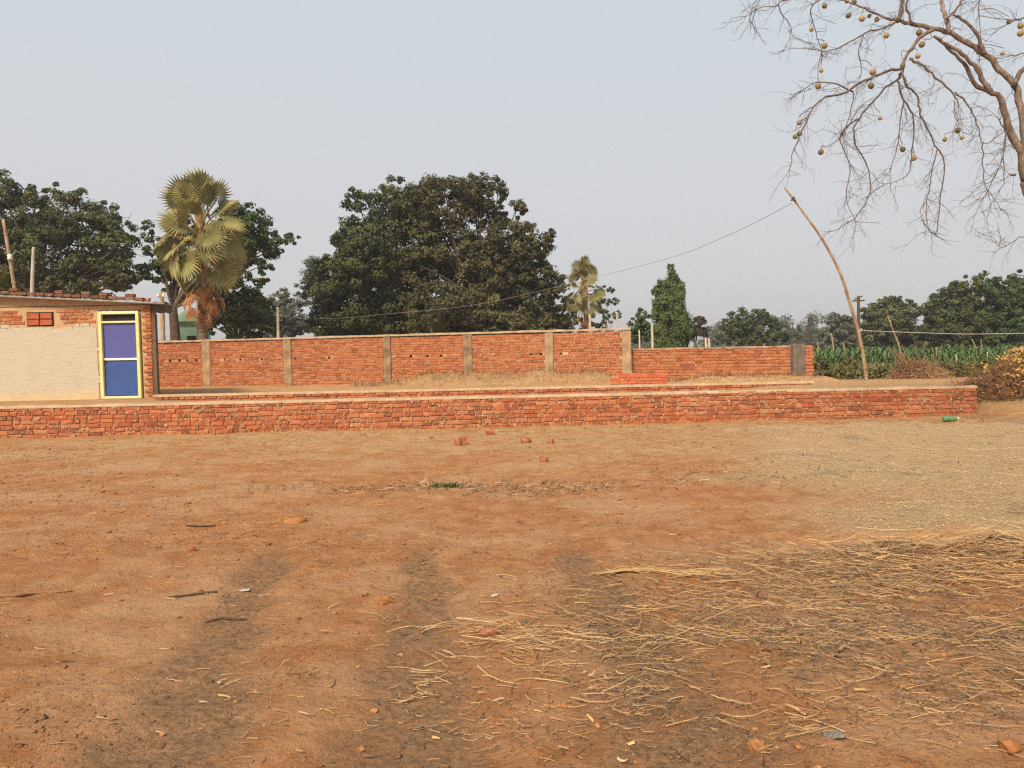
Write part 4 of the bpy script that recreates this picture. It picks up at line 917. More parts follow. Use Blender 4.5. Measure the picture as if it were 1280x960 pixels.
# thin tree beside the small palm
tree('thin_tree', [(760, 362, 8), (756, 375, 9), (766, 378, 8), (752, 388, 8), (770, 392, 8), (760, 398, 9), (748, 372, 5)], 46, 'leaf_grey', 'thin sparse young tree beside the small far palm', trunk=(762, 430), tr=.06, seed=28, dens=.4, leaf_px=3.2, extra_back=False, gap=.6)
tree('broadleaf_tree', [(728, 404, 12), (740, 400, 11), (715, 405, 10), (748, 408, 8)], 50, 'leaf_yellow', 'low yellowish green bush at the foot of the small far palm', trunk=(730, 430), tr=.08, seed=29, dens=.7, leaf_px=3.2)

# far treeline closing the horizon
r = np.random.default_rng(40); tb = MB(); lob = []
for k in range(230):
    x_ = r.uniform(-190, 230); y_ = 150 + r.uniform(0, 40); R_ = r.uniform(2.0, 5.0) * (1 if x_ < 40 else 1.2); lob.append(((x_, y_, R_ * .55), R_))
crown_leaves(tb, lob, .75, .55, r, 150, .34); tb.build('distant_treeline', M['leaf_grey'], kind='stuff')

# fan palms
def frond_mesh(r, Rf=1.0, pet=1.0, seg=26, spread=275, dead=False, tilts=(-60, -35, -15, 20)):
    """a costapalmate leaf: petiole along +X, pleated fan at its end. returns (petiole mesh, blade mesh)"""
    pm = MB(); P = [(0, 0, 0), (pet * .5, 0, .05 * pet), (pet, 0, 0)]; tube(pm, P, [.045, .03, .02], 5)
    tilt = R(r.choice(tilts)); bm_ = MB(); hub = np.array([pet, 0, 0]); spread = R(spread)
    for k in range(seg):
        a0 = -spread / 2 + spread * k / seg; a1 = a0 + spread / seg; am = (a0 + a1) / 2
        Ls = Rf * (1.0 - .28 * (abs(am) / (spread / 2)) ** 2) * r.uniform(.92, 1.06)
        def pt(a, rr, lift): 
            z = lift - (.30 if dead else .07) * rr * rr / Rf + .12 * abs(math.sin(a)) * rr * (0 if dead else 1)
            q = np.array([math.cos(a) * rr * (.55 if dead else 1) , math.sin(a) * rr * (.4 if dead else 1), z])
            return hub + (q if dead else roty(-tilt) @ q)
        fl = .018
        tip_d = r.uniform(.05, .22) * Rf
        V_ = [pt(am, .03, 0), pt(a0, Ls * .62, -fl), pt(am, Ls * .68, fl * 1.6), pt(a1, Ls * .62, -fl), pt(am, Ls, 0) - np.array([0, 0, tip_d])]
        tt = np.clip(r.normal(.5, .15), 0, 1)
        bm_.add(V_, [[0, 1, 2], [0, 2, 3], [1, 4, 2], [2, 4, 3]], np.array([.25, tt, tt, tt, min(1, tt + .25)]))
    return pm, bm_
def palm(name, px, py_crown, py_base, Y, Rf, pet, nlive, ndead, label, tr, seed, pairs=None):
    r = np.random.default_rng(seed); b = at(px[0], py_base, Y); c = at(px[1], py_crown, Y); g0 = float(gz(b.x, Y, False))
    root = empty(name, (b.x, Y, g0), label, 'palm'); h = c.z - g0
    mb = MB(); P = smooth_path([(0, 0, -.1), (.02, 0, h * .35), ((c.x - b.x) * .6, 0, h * .7), (c.x - b.x, 0, h)], 10)
    rr = np.interp(np.linspace(0, 1, len(P)), [0, .1, .7, 1], [tr * 1.25, tr, tr * .9, tr * .75]) * (1 + .05 * (np.arange(len(P)) % 2)); tube(mb, P, rr, 12); mb.build('trunk', M['palm_bark'], root, smooth=True)
    V_ = [frond_mesh(r, Rf, pet * r.uniform(.85, 1.1), tilts=(q,)) for q in (5, -8, 12)] + [frond_mesh(r, Rf, pet * r.uniform(.85, 1.1), tilts=(q,)) for q in (-30, -48, -65)]; D_ = [frond_mesh(r, Rf * 1.0, pet * .75, 18, 220, True) for _ in range(3)]
    VM = [(a.mesh('petiole', M['petiole']), b_.mesh('frond', M['frond'])) for a, b_ in V_]; DM = [(a.mesh('petiole', M['petiole']), b_.mesh('frond', M['dead_frond'])) for a, b_ in D_]
    for k in range(nlive + ndead):
        dead = k >= nlive; s = k / max(1, nlive - 1)
        el = (86 - 122 * s + r.normal(0, 6)) if not dead else (-64 + r.normal(0, 12)); az = k * 137.5 + r.normal(0, 10)
        pmx, bmx = DM[r.integers(3)] if dead else VM[r.integers(3) + (3 if s > .42 else 0)]
        z = h - .05 - (s * 1.25 * pet if not dead else (1.6 + .9 * r.random()) * pet)
        o = link('dead_frond' if dead else 'frond', bmx, root, (c.x - b.x, 0, z)); o.rotation_euler = (r.choice([-1, 1]) * r.uniform(.3, 1.35) if not dead else r.normal(0, .35), -R(el), R(az))
        o2 = link('petiole', pmx, o)
    # fibre boss under the crown
    fb_ = MB(); n = 90; a = r.uniform(0, 6.28, n)
    for k in range(n):
        z = h - r.uniform(0, 2.0) * pet; q = np.array([math.cos(a[k]), math.sin(a[k]), 0]); p0_ = np.array([c.x - b.x, 0, z]) + q * tr * .8
        tube(fb_, [p0_, p0_ + q * .1 + (0, 0, .28 * pet)], [.05, .012], 4, r.random())
    fb_.build('leaf_base', M['petiole'], root); return root
palm('fan_palm', (254, 251), 272, 430, 31.5, .88, 1.26, 40, 30, 'large fan palm with a skirt of orange dead fronds beside the hut', .19, 3)
palm('fan_palm', (735, 730), 350, 430, 46, .62, .95, 24, 7, 'small far fan palm at the edge of the mango tree', .16, 5)

# bare wood-apple tree, reaching in from the right
BY = 10.0
r = np.random.default_rng(33)
broot = empty('bare_tree', (at(1335, 552, BY).x, BY, float(gz(at(1335, 552, BY).x, BY))), 'leafless tree arching in overhead with round hanging fruits', 'tree')
BO = np.array(broot.location)
def zp(x, y, dy=0.0):
    p = at(920 + x / 3, y / 3, BY + dy); return np.array((p.x, p.y, p.z)) - BO
RS = BY / FPX / 3                     # one zoomed pixel in metres
trunk_pts = [((1250, 1600), 30, 0), ((1190, 1050), 26, 0), ((1112, 760), 22, 0)]
mb = MB(); P = smooth_path([zp(*q[0]) for q in trunk_pts] + [zp(1085, 680)], 6); P[0, 2] = -.1
tube(mb, P, np.linspace(30, 19, len(P)) * RS * (1 + .05 * r.normal(0, 1, len(P))), 12); mb.build('trunk', M['bare_bark'], broot, smooth=True)
LIMBS = [([(1085, 680), (1064, 575), (1020, 465), (990, 372), (940, 325), (905, 262), (850, 202), (790, 165), (742, 135)], 19, 5, .0),
         ([(960, 338), (905, 325), (850, 235), (795, 182), (740, 135)], 11, 5, .25),
         ([(1088, 640), (1084, 545), (1072, 430), (1045, 322), (985, 262), (930, 202), (870, 160), (800, 125), (740, 105), (662, 90), (610, 76), (570, 70)], 17, 7, .5),
         ([(740, 112), (690, 142), (650, 195), (625, 258), (605, 300)], 9, 6, .1), ([(606, 80), (616, 40), (626, -30)], 10, 8, .45),
         ([(625, 256), (540, 276), (468, 310), (400, 350), (322, 372), (270, 440), (218, 560), (200, 640)], 7, 1.8, -.2), ([(440, 345), (360, 312), (290, 316), (230, 350)], 4, 1.5, -.25),
         ([(605, 300), (560, 330), (508, 390), (460, 445), (440, 520), (500, 640), (495, 745), (440, 820), (380, 862)], 5, 1.5, -.3), ([(460, 445), (410, 480), (388, 530), (428, 620), (412, 740), (450, 830)], 4, 1.4, -.4),
         ([(440, 350), (428, 430), (392, 520), (440, 440)], 3, 1.5, -.2),
         ([(605, 300), (630, 372), (668, 450), (660, 560), (640, 660), (560, 690)], 5, 1.4, .2), ([(630, 372), (612, 480), (600, 570), (572, 650)], 3.2, 1.2, .3),
         ([(620, 268), (645, 325), (682, 362), (692, 430), (735, 520), (782, 620), (765, 760), (745, 880), (700, 830)], 5.5, 1.4, .0), ([(754, 562), (728, 690), (712, 790), (730, 870)], 3, 1.2, .1),
         ([(650, 220), (692, 242), (752, 292), (818, 352), (832, 390)], 7, 3, -.1), ([(822, 345), (868, 392), (905, 462), (930, 540), (1000, 500)], 4.5, 1.5, -.1), ([(820, 380), (822, 440), (832, 482)], 2.5, 1.5, -.1),
         ([(1040, 322), (1060, 280), (1100, 235)], 12, 10, .4), ([(800, 125), (790, 70), (775, 20), (765, -30)], 10, 8, .5), ([(930, 202), (905, 130), (850, 72), (815, 55)], 9, 5, .6), ([(790, 70), (830, 30), (860, -20)], 6, 4, .6),
         ([(1016, 462), (1002, 580), (960, 680), (900, 800)], 3.5, 1.2, .0), ([(927, 532), (925, 620), (938, 700), (990, 780)], 3.2, 1.2, -.1), ([(1018, 470), (1004, 560), (1000, 690), (960, 760)], 3, 1.2, .2),
         ([(570, 70), (500, 42), (430, 10), (350, -20)], 6, 2.5, .4), ([(600, 82), (560, 102), (482, 122), (400, 172), (320, 190), (250, 180)], 5, 1.4, .2), ([(482, 122), (460, 190), (470, 260)], 2.6, 1.2, .2),
         ([(350, -20), (280, 30), (300, 120), (325, 210)], 3.4, 1.2, .5), ([(330, -40), (220, -10), (160, 20), (205, 95), (195, 160)], 4, 1.2, .3), ([(160, 20), (90, 30), (40, 60)], 2.4, 1, .3), ([(220, -10), (120, -30), (80, 20), (60, 80)], 2.4, 1, .4),
         ([(662, 90), (640, 20), (655, -20)], 6, 5, .5), ([(1100, 60), (1030, 85), (985, 110)], 4, 1.5, .3), ([(1110, 195), (1060, 205), (990, 220)], 3.4, 1.2, .3), ([(915, -20), (912, 60), (920, 170)], 2.6, 1.2, .2),
         ([(1110, 890), (1060, 890), (1000, 930), (960, 890)], 2.6, 1, 0), ([(1050, 655), (1026, 653)], 7, 4, 0), ([(1010, 495), (980, 440)], 4, 2, 0)]
tw = MB(); ntw = 0; PALL = []
def grow(p, dirv, L, rad, depth, r):
    """one drooping, kinked twig with side twigs"""
    global ntw
    n = max(3, int(L / (22 * RS))); pts = [p]; dv = dirv / np.linalg.norm(dirv); subs = []
    for k in range(n):
        dv = dv + r.normal(0, .28, 3) + np.array([0, 0, -.07]); dv /= np.linalg.norm(dv); pts.append(pts[-1] + dv * L / n)
        if depth > 0 and r.random() < .75: subs.append((pts[-1], dv.copy()))
    tube(tw, pts, np.linspace(rad, rad * .45, len(pts)), 4, cap=False); ntw += 1
    for q, dq in subs: grow(q, dq + r.normal(0, .8, 3), L * r.uniform(.25, .5), rad * .6, depth - 1, r)
for pts, r0, r1, dy in LIMBS:
    n = len(pts); P = smooth_path([np.array(zp(*q, dy * (k / (n - 1)) * .8 if n > 1 else 0)) for k, q in enumerate(pts)], 4)
    P[1:-1] += r.normal(0, 1.6 * RS + .05 * r0 * RS, P[1:-1].shape); PALL.append(P)
    rr = np.linspace(r0, r1, len(P)) * RS * .80
    if r0 >= 5:
        lm_ = MB(); tube(lm_, P, rr * (1 + .06 * r.normal(0, 1, len(P))), 9 if r0 > 8 else 7); lm_.build('limb', M['bare_bark'] if r0 > 8 else M['twig'], broot, smooth=True)
    else: tube(tw, P, rr * 1.0, 5)
    L_ = np.linalg.norm(np.diff(P, axis=0), axis=1).sum()
    if r0 < 9:
        for k in range(int(L_ / (19 * RS)) + 1):
            i_ = r.integers(1, len(P)); tg = P[i_] - P[i_ - 1]; tg /= np.linalg.norm(tg)
            grow(P[i_], tg + r.normal(0, .75, 3), r.uniform(40, 140) * RS, r.uniform(.7, 1.05) * RS, 1, r)
        for _ in range(2): grow(P[-1], P[-1] - P[-2] + r.normal(0, .02, 3), r.uniform(50, 120) * RS, 1.0 * RS, 1, r)
    elif r0 > 9:
        for k in range(int(L_ / (90 * RS))):
            i_ = r.integers(2, len(P)); grow(P[i_], r.normal(0, 1, 3) + (0, 0, .4), r.uniform(30, 110) * RS, 1.2 * RS, 1, r)
FR = [(332, 22), (422, 58), (443, 8), (472, 70), (500, 60), (528, 73), (563, 133), (283, 110), (332, 172), (320, 265), (308, 323), (507, 322), (513, 270), (625, 247), (682, 210), (697, 167), (687, 122), (540, 443), (237, 460), (238, 500), (222, 512), (318, 570), (625, 560), (667, 593), (783, 523), (832, 490), (847, 516), (1000, 200), (1023, 83), (1067, 97), (1067, 125), (416, 4)]
fm = []
for k in range(4):
    mb = MB(); n1, n2 = 9, 14; V_ = []
    for i_ in range(n1):
        th = math.pi * i_ / (n1 - 1)
        for j_ in range(n2):
            a_ = 2 * math.pi * j_ / n2; q = np.array([math.sin(th) * math.cos(a_), math.sin(th) * math.sin(a_), math.cos(th) * 1.06]); V_.append(q * (1 + r.normal(0, .02)))
    F = [[i_ * n2 + j_, (i_ + 1) * n2 + j_, (i_ + 1) * n2 + (j_ + 1) % n2, i_ * n2 + (j_ + 1) % n2] for i_ in range(n1 - 1) for j_ in range(n2)]
    mb.add(V_, F); tube(mb, [(0, 0, .95), (.05, 0, 1.5), (0, .05, 2.6)], [.16, .1, .07], 5); fm.append(mb.mesh('fruit', M['fruit'], True))
PA = np.concatenate(PALL)
for x_, y_ in FR:
    q = np.array(zp(x_, y_, .1)); dd_ = np.linalg.norm((PA - q) * (1, .5, 1), axis=1) + np.where(PA[:, 2] < q[2] + .12, 5, 0); pa = PA[dd_.argmin()]
    q = np.array(zp(x_, y_, float(np.clip((pa + BO)[1] - BY, -.4, .9)))); tip = q + (0, 0, .07)
    tube(tw, smooth_path([pa, (pa + tip) / 2 + r.normal(0, .03, 3), tip], 4), [1.3 * RS] * 9, 4, cap=False)
    o = link('fruit', fm[r.integers(4)], broot, q); s_ = r.uniform(7.5, 12) * RS; o.scale = (s_, s_, s_); o.rotation_euler = (r.normal(0, .3), r.normal(0, .3), r.uniform(0, 6))

tw.build('twigs', M['twig'], broot, kind='stuff')

# ------------------------------------------------------------------ poles, posts and wires
def pole(name, pts, Y, rad, mat, label, cat, nodes=0, group=None, ground=True, extra=None):
    W = [at(x, y, Y) for x, y in pts]; b = W[-1]; zb = float(gz(b.x, Y, False)) if ground else b.z
    root = empty(name, (b.x, Y, zb), label, cat, group); o3 = np.array(root.location)
    P = smooth_path([np.array(q) - o3 for q in W], 6)
    if ground: P = np.concatenate([P, [[P[-1, 0], 0, -.1]]])
    rr = np.interp(np.linspace(0, 1, len(P)), np.linspace(0, 1, len(rad)), rad)
    mb = MB(); tube(mb, P, rr * (1 + .05 * rng.normal(0, 1, len(P))), 9); mb.build('shaft', mat, root, smooth=True)
    if nodes:
        nb = MB()
        for k in range(nodes):
            i_ = 1 + int((len(P) - 3) * (k + .5) / nodes); q = P[i_]; s = rng.choice([-1, 1]); tube(nb, [q, q + np.array([s * .06, rng.normal(0, .03), .05])], [rr[i_] * .45, rr[i_] * .2], 5); t_ = (P[i_ + 1] - P[i_]); t_ /= np.linalg.norm(t_); tube(nb, [q - t_ * .02, q + t_ * .02], [rr[i_] * 1.22] * 2, 9)
        nb.build('node_stubs', mat, root)
    return root
bp = pole('bamboo_pole', [(981, 235), (1003, 264), (1029, 301), (1050, 341), (1062, 378), (1073, 415), (1080, 450), (1083, 478)], 19.0, [.02, .028, .034, .04, .045], M['bamboo'], 'tall bent bamboo pole leaning beside the lower wall, a wire tied near its tip', 'pole', 16)
kb = MB(); q = np.array(at(992, 249, 19)) - np.array(bp.location); tube(kb, [q + (-.03, -.02, .05), q + (.03, -.03, -.04), q + (-.04, .02, -.02), q + (.02, .03, .06)], .028, 6); kb.build('knot', M['dark_stick'], bp)
pole('bamboo_stake', [(1110, 395), (1117, 415), (1123, 430), (1127, 448)], 27, [.02, .026, .03], M['bamboo'], 'thin slanting bamboo stake at the edge of the maize by the brushwood', 'stake', 5)
lp = pole('wooden_pole', [(4, 274), (10, 310), (15, 340), (19, 366)], 24, [.045, .05, .055], M['bamboo'], 'leaning bare wooden pole behind the hut roof with a white insulator', 'pole', 4)
ib = MB(); q = np.array(at(14, 322, 24)) - np.array(lp.location); tube(ib, [q + (0, -.06, -.09), q + (0, -.06, -.03), q + (0, -.06, .0), q + (0, -.06, .06), q + (0, -.06, .1)], [.05, .085, .06, .085, .04], 10); ib.build('insulator', M['ceramic'], lp, smooth=True)
pole('concrete_post', [(42, 309), (41, 335), (40, 366)], 25, [.045, .055, .06], M['grey_post'], 'grey concrete post standing behind the hut roof, nearer the door than the wooden pole', 'post')
ep = pole('electric_pole', [(202, 364), (203, 395), (204, 425)], 29, [.075, .085, .09], M['bamboo'], 'short wooden electric pole between hut roof and palm with white insulators', 'pole')
eb = MB(); q = np.array(at(202, 370, 29)) - np.array(ep.location)
for s in (-.1, .1): tube(eb, [q + (s, -.08, -.06), q + (s, -.08, 0), q + (s, -.08, .08)], [.03, .055, .03], 8)
eb.build('insulator', M['ceramic'], ep, smooth=True)
PG = 'plain posts standing behind the boundary walls'
for px_, y0_, y1_, Y_, rr_, lab in ((347, 384, 420, 33, .07, 'pale concrete post standing behind the tall wall, far from any other'), (815, 405, 436, 33, .06, 'yellowish concrete post in front of the weeping tree'), (882, 422, 436, 34, .055, 'first of two close white posts over the lower wall'), (886, 423, 436, 34, .055, 'second of two close white posts over the lower wall, toward the rounded tree'),
                             (737, 393, 414, 30, .05, 'thin pale post beside the small far palm'), (771, 390, 412, 30, .04, 'thin pale stake near the corner of the tall wall'), (799, 413, 440, 33, .04, 'slim weathered stake just past the corner of the tall wall')):
    pole('post', [(px_, y0_), (px_ + .4, (y0_ + y1_) / 2), (px_ + .8, y1_)], Y_, [rr_ * .8, rr_ * .85, rr_ * .9], M['pale_post'], lab, 'post', group=PG)
FG = 'fence stakes along the maize field'
for k, (px_, y0_, px2, y1_, Y_) in enumerate(((1039, 417, 1042, 440, 36), (1054, 428, 1055, 442, 36), (1170, 434, 1170, 456, 27), (1195, 443, 1195, 462, 26), (1234, 440, 1234, 457, 27), (1215, 424, 1221, 440, 34), (1226, 424, 1227, 440, 34), (1022, 428, 1023, 444, 38), (1106, 440, 1106, 455, 30))):
    pole('fence_stake', [(px_, y0_), ((px_ + px2) / 2 + .5, (y0_ + y1_) / 2), (px2, y1_)], Y_, [.02 * Y_ / 27, .024 * Y_ / 27, .026 * Y_ / 27], M['pale_post'] if k in (3, 4) else M['bamboo'],
         ('tall thin stake beyond the gate column', 'low dark stake beyond the maize near the bamboo pole', 'weathered stake in the maize just past the brushwood', 'pale straight stake between the brushwood and the dry leaf heap', 'pale straight stake right behind the dry leaf heap', 'leaning stake under the long grove', 'upright dark stake under the long grove', 'short stake nearest the gate column', 'stub of a stake in front of the brushwood')[k], 'stake', group=FG)
pyl = pole('utility_pole', [(1011, 396), (1011, 415), (1011, 436)], 90, [.12, .14, .16], M['dark_stick'], 'distant dark utility pole above the end of the lower wall', 'pole')
p2 = pole('utility_pole', [(1073, 370), (1073, 400), (1073, 436)], 58, [.1, .12, .14], M['dark_stick'], 'distant utility pole with a crossarm rising behind the bamboo pole', 'pole')
xb = MB(); q = np.array(at(1073, 376, 58)) - np.array(p2.location); tube(xb, [q + (-.45, 0, 0), q + (.45, 0, .02)], .06, 5); tube(xb, [q + (-.3, 0, .12), q + (.3, 0, .35)], .05, 5); xb.build('crossarm', M['dark_stick'], p2)
def wire(pts, rad, mat, label, sag=.0):
    P = smooth_path([at(*q) for q in pts], 10); mb = MB(); tube(mb, P, rad, 5); return set_props(mb.build('overhead_wire', mat), label, 'wire')
wire([(990, 254, 19), (930, 285, 22), (860, 315, 26), (810, 330, 29), (755, 344, 32), (690, 360, 33.5), (600, 380, 34.5), (500, 391, 35.5), (380, 398, 36.5), (206, 372, 29)], .007, M['wire'], 'long sagging wire from the bamboo pole tip to the electric pole')
wire([(1075, 413, 19), (1140, 415.5, 18.5), (1210, 417.5, 18), (1300, 416, 17.5), (1340, 414, 17)], .006, M['wire_pale'], 'pale level wire running from the bamboo pole over the maize')

# mint green house behind the wall
mh = at(236, 440, 44); g0 = float(gz(mh.x, 44, False))
mr = empty('mint_house', (mh.x, 44, g0), 'mint green painted house glimpsed between the palm trunks', 'house')
zz1 = at(236, 402, 44).z - g0
boxobj('wall', (-.15, 1, zz1 / 2), (1.3, 2, zz1), M['mint'], mr, .02)
mb = MB(); mb.add([(-.9, -.3, zz1), (.75, -.3, zz1), (.75, 2.2, zz1), (-.9, 2.2, zz1), (-.05, -.3, zz1 + .6), (-.05, 2.2, zz1 + .6)], [(0, 1, 4), (2, 3, 5)]); mb.add([(-.9, -.3, zz1), (-.05, -.3, zz1 + .6), (-.05, 2.2, zz1 + .6), (-.9, 2.2, zz1)], [(3, 2, 1, 0)]); mb.add([(.75, -.3, zz1), (-.05, -.3, zz1 + .6), (-.05, 2.2, zz1 + .6), (.75, 2.2, zz1)], [(0, 3, 2, 1)])
mb.build('roof', M['mint'], mr)
boxobj('window', (.2, -.012, zz1 * .62), (.5, .05, .7), M['dark_void'], mr, .01)

# ------------------------------------------------------------------ maize field and weeds
r = np.random.default_rng(55); fb2 = MB(); PV = []; PF = []; PT = []
rows_y = np.concatenate([np.arange(26.6, 36, .62), np.arange(36, 62, 1.1)])
for yy in rows_y:
    x0_, x1_ = (8.6 if yy < 30 else 8.6 + (yy - 30) * .22), .72 * yy + 2
    xsr = np.arange(x0_, x1_, .30 if yy < 36 else .5) + r.normal(0, .06)
    for xx in xsr:
        if r.random() < .14: continue
        x_, y_ = xx + r.normal(0, .05), yy + r.normal(0, .08); g0 = float(gz(x_, y_, False)); h = r.uniform(.62, 1.02) * (1 + .5 * float(fbm(np.array(x_), np.array(y_), .45, 3))); nl = 7
        az0 = r.uniform(0, 6.28)
        for k in range(nl):
            az = az0 + (k % 2) * math.pi + r.normal(0, .35); zb = g0 + h * (.1 + .75 * k / nl); L = r.uniform(.32, .55); w_ = .032 * (1.25 if yy > 36 else 1)
            dd = np.array([math.cos(az), math.sin(az), 0]); s_ = np.array([-dd[1], dd[0], 0]) * w_
            b0 = np.array([x_, y_, zb]); p1 = b0 + dd * L * .35 + (0, 0, L * .42); p2_ = b0 + dd * L * .75 + (0, 0, L * .40); p3 = b0 + dd * L * 1.0 + (0, 0, L * r.uniform(-.1, .25))
            n0 = len(PV); PV += [b0 - s_ * .6, b0 + s_ * .6, p1 + s_, p1 - s_, p2_ + s_ * .8, p2_ - s_ * .8, p3, p3]
            PF += [[n0, n0 + 1, n0 + 2, n0 + 3], [n0 + 3, n0 + 2, n0 + 4, n0 + 5], [n0 + 5, n0 + 4, n0 + 6, n0 + 7]]; PT += [np.clip(r.normal(.5, .2), 0, 1)] * 8
fb2.add(PV, PF, PT); fb2.build('maize_crop', M['maize'], kind='stuff')

def shrub(L, Y, mat, label, seed, leaf_px=3.4, dens=.7, name='shrub', group='weedy shrubs in front of the maize', cat='shrub'):
    r = np.random.default_rng(seed); lob = px_lobes(L, Y, r); b = at(L[0][0], 440, Y); g0 = float(gz(b.x, Y, False)); root = empty(name, (b.x, Y, g0), label, cat, group); o3 = np.array(root.location)
    st = MB()
    for c, R_ in lob:
        for _ in range(5):
            q = np.array(c) - o3 + r.normal(0, .5, 3) * R_; tube(st, [(r.normal(0, .1) + (c[0] - o3[0]) * .5, r.normal(0, .1), 0), q * .6 + r.normal(0, .05, 3), q], [.012, .009, .004], 4)
    st.build('stem', M['brush'], root)
    cm = MB(); crown_leaves(cm, [(np.array(c) - o3, R_) for c, R_ in lob], leaf_px / FPX * Y, dens, r, Y, .34); cm.build('foliage', M[mat], root)
shrub([(1030, 460, 13), (1022, 453, 9), (1040, 464, 11), (1018, 466, 9)], 22.6, 'leaf_weed', 'weedy shrub tight against the brick stub of the gate column', 71)
shrub([(1058, 460, 14), (1048, 465, 11), (1068, 466, 10), (1060, 452, 9)], 23.0, 'leaf_weed', 'widest weedy shrub, between the gate column and the bamboo pole', 72)
shrub([(1096, 464, 11), (1086, 470, 8), (1108, 468, 9)], 22.5, 'leaf_yellow', 'low pale weed just past the foot of the bamboo pole', 73)
shrub([(1196, 463, 12), (1180, 467, 10), (1210, 466, 10)], 22.0, 'leaf_weed', 'low shrub between the brushwood pile and the dry leaf heap', 74)
shrub([(1232, 460, 13), (1220, 464, 10), (1246, 458, 11)], 22.0, 'leaf_yellow', 'bright weedy shrub right behind the dry leaf heap', 75)
shrub([(1150, 458, 9), (1162, 462, 9), (1140, 460, 7)], 24.5, 'leaf_weed', 'weedy shrub rising behind the brushwood pile', 76)
# low weeds: ground cover
wb = MB(); n = 22000; wx = r.uniform(7.6, 22, n); wy = r.uniform(21.5, 27, n); k = (wx < .72 * wy + 1) & (fbm(wx, wy, .7, 3) > -.12); wx, wy = wx[k], wy[k]
leaf_cards(wb, np.stack([wx, wy, gz(wx, wy, False) + r.uniform(.02, .42, len(wx)) ], -1), r.normal(0, 1, (len(wx), 3)) + (0, 0, .8), np.full(len(wx), .12), np.clip(r.normal(.5, .25, len(wx)), 0, 1), r)
wb.build('weeds', M['leaf_weed'], kind='stuff')
# dry grass on the soil mound along the tall wall
gb2 = MB(); n = 1500; gx = r.uniform(-5.0, 3.4, n); gy = 23.4 - .12 * gx + r.normal(0, .5, n); a = r.uniform(0, 6.28, n); el = r.uniform(.2, 1.3, n)
ribbons(np.stack([gx, gy, gz(gx, gy) + .05], -1), np.stack([np.cos(a) * np.cos(el), np.sin(a) * np.cos(el), np.sin(el)], -1), r.uniform(.08, .3, n), r.uniform(.004, .010, n), np.clip(r.normal(.5, .3, n), 0, 1), gb2, r, seg=2, prism=False)
n = 900; gx = r.uniform(4.4, 8.0, n); gy = 21.4 - .55 * (gx - 5.8) + r.normal(0, .35, n); a = r.uniform(0, 6.28, n); el = r.uniform(.2, 1.3, n)
ribbons(np.stack([gx, gy, gz(gx, gy) + .04], -1), np.stack([np.cos(a) * np.cos(el), np.sin(a) * np.cos(el), np.sin(el)], -1), r.uniform(.06, .22, n), r.uniform(.004, .010, n), np.clip(r.normal(.4, .3, n), 0, 1), gb2, r, seg=2, prism=False)
gb2.build('dry_grass', M['dry_grass'], kind='stuff')

# brushwood pile
def heap_sticks(mb, c, R3, n, L, rad, r, up=.3):
    for k in range(n):
        a = r.uniform(0, 6.28); rr = r.random() ** .6; q = np.array([math.cos(a) * rr * R3[0], math.sin(a) * rr * R3[1], 0]); q[2] = R3[2] * (1 - rr ** 1.6) * r.uniform(.2, 1)
        d_ = r.normal(0, 1, 3); d_[2] = abs(d_[2]) * up; d_ /= np.linalg.norm(d_); l = L * r.uniform(.5, 1.2); m = q + r.normal(0, .04, 3)
        A, B = q - d_ * l * .5, q + d_ * l * .5; A[2] = max(A[2], .0); B[2] = max(B[2], .02); m[2] = max(m[2], .02)
        tube(mb, [A, m, B], [rad, rad * .8, rad * .4], 4, cap=False)
c0 = at(1148, 470, 21.5); g0 = float(gz(c0.x, 21.5, False))
br = empty('brushwood_pile', (c0.x, 21.5, g0), 'heap of dry brown brushwood sticks beyond the foundation wall', 'brushwood')
mb = MB(); r = np.random.default_rng(90); heap_sticks(mb, None, (.75, .5, .5), 420, .6, .012, r, .5); mb.build('sticks', M['brush'], br, kind='stuff')
mb = MB()
for k in range(26):
    x_ = r.normal(-.45, .16); tube(mb, [(x_ + .2, r.normal(0, .15), .05), (x_ + .05, r.normal(0, .15), .45), (x_ - .08 + r.normal(0, .1), r.normal(0, .2), .8 + r.normal(0, .12))], [.011, .009, .004], 4)
for k in range(16):
    x_ = r.normal(.05, .4); tube(mb, [(x_, 0, .3), (x_ + r.normal(0, .12), r.normal(0, .2), .6 + r.uniform(0, .35))], [.008, .003], 4)
mb.build('upright_stems', M['brush'], br, kind='stuff')
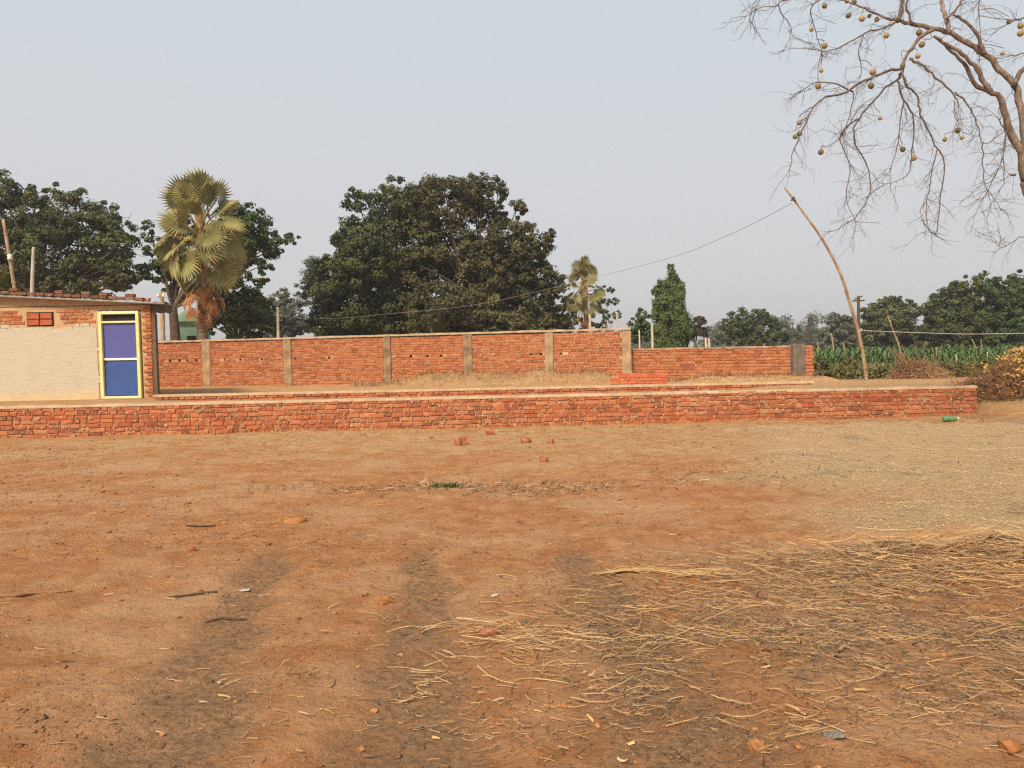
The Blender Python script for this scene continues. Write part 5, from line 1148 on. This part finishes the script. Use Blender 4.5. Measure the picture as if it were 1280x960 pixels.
# dry leaf heap at the end of the foundation wall
c0 = at(1262, 500, 14.1); g0 = float(gz(c0.x, 14.1, False))
dh = empty('dry_leaf_heap', (c0.x, 14.1, g0), 'heap of dry branches with curled yellow brown leaves at the open wall end', 'leaf heap')
mb = MB(); heap_sticks(mb, None, (1.1, .7, .62), 620, .6, .006, r, .9); mb.build('branches', M['brush'], dh, kind='stuff')
mb = MB(); n = 2600; a = r.uniform(0, 6.28, n); rr = r.random(n) ** .6; zz_ = .62 * (1 - rr ** 1.7) * r.random(n) ** .5
zz_ = zz_ * (.75 + .8 * fbm(np.cos(a) * rr * 3, np.sin(a) * rr * 3 + 7, 1.2, 2)); C = np.stack([np.cos(a) * rr * 1.1 + .05, np.sin(a) * rr * .75, zz_ + .03], -1)
leaf_cards(mb, C, r.normal(0, 1, (n, 3)) + (0, -.4, .4), np.full(n, .075), np.clip(.12 + .5 * r.random(n), 0, 1), r, .42); mb.build('brown_leaves', M['dry_leaf'], dh, kind='stuff')
mb = MB(); n = 1100; C = np.stack([r.normal(.25, .28, n), r.normal(-.05, .28, n), r.uniform(.35, .88, n)], -1); k = C[:, 2] < .95 - .9 * np.abs(C[:, 0] - .3); C = C[k]; n = len(C)
leaf_cards(mb, C, r.normal(0, 1, (n, 3)) + (0, -.8, .2), np.full(n, .10), np.clip(r.normal(.78, .2, n), 0, 1), r, .45); mb.build('yellow_leaves', M['dry_leaf'], dh, kind='stuff')

# haze: one closed box of thin air round the whole place
hzb = MB(); hzb.add([(-920, -60, -2), (920, -60, -2), (920, 1230, -2), (-920, 1230, -2), (-920, -60, 17), (920, -60, 17), (920, 1230, 17), (-920, 1230, 17)], [(3, 2, 1, 0), (4, 5, 6, 7), (0, 1, 5, 4), (1, 2, 6, 5), (2, 3, 7, 6), (3, 0, 4, 7)])
hm = bpy.data.materials.new('haze'); hm.use_nodes = True; hm.node_tree.nodes.clear()
pv = hm.node_tree.nodes.new('ShaderNodeVolumePrincipled'); pv.inputs['Color'].default_value = (.82, .84, .88, 1); pv.inputs['Density'].default_value = .0009; pv.inputs['Anisotropy'].default_value = .2
ho = hm.node_tree.nodes.new('ShaderNodeOutputMaterial'); hm.node_tree.links.new(pv.outputs[0], ho.inputs['Volume'])
hzb.build('haze', hm, kind='stuff')
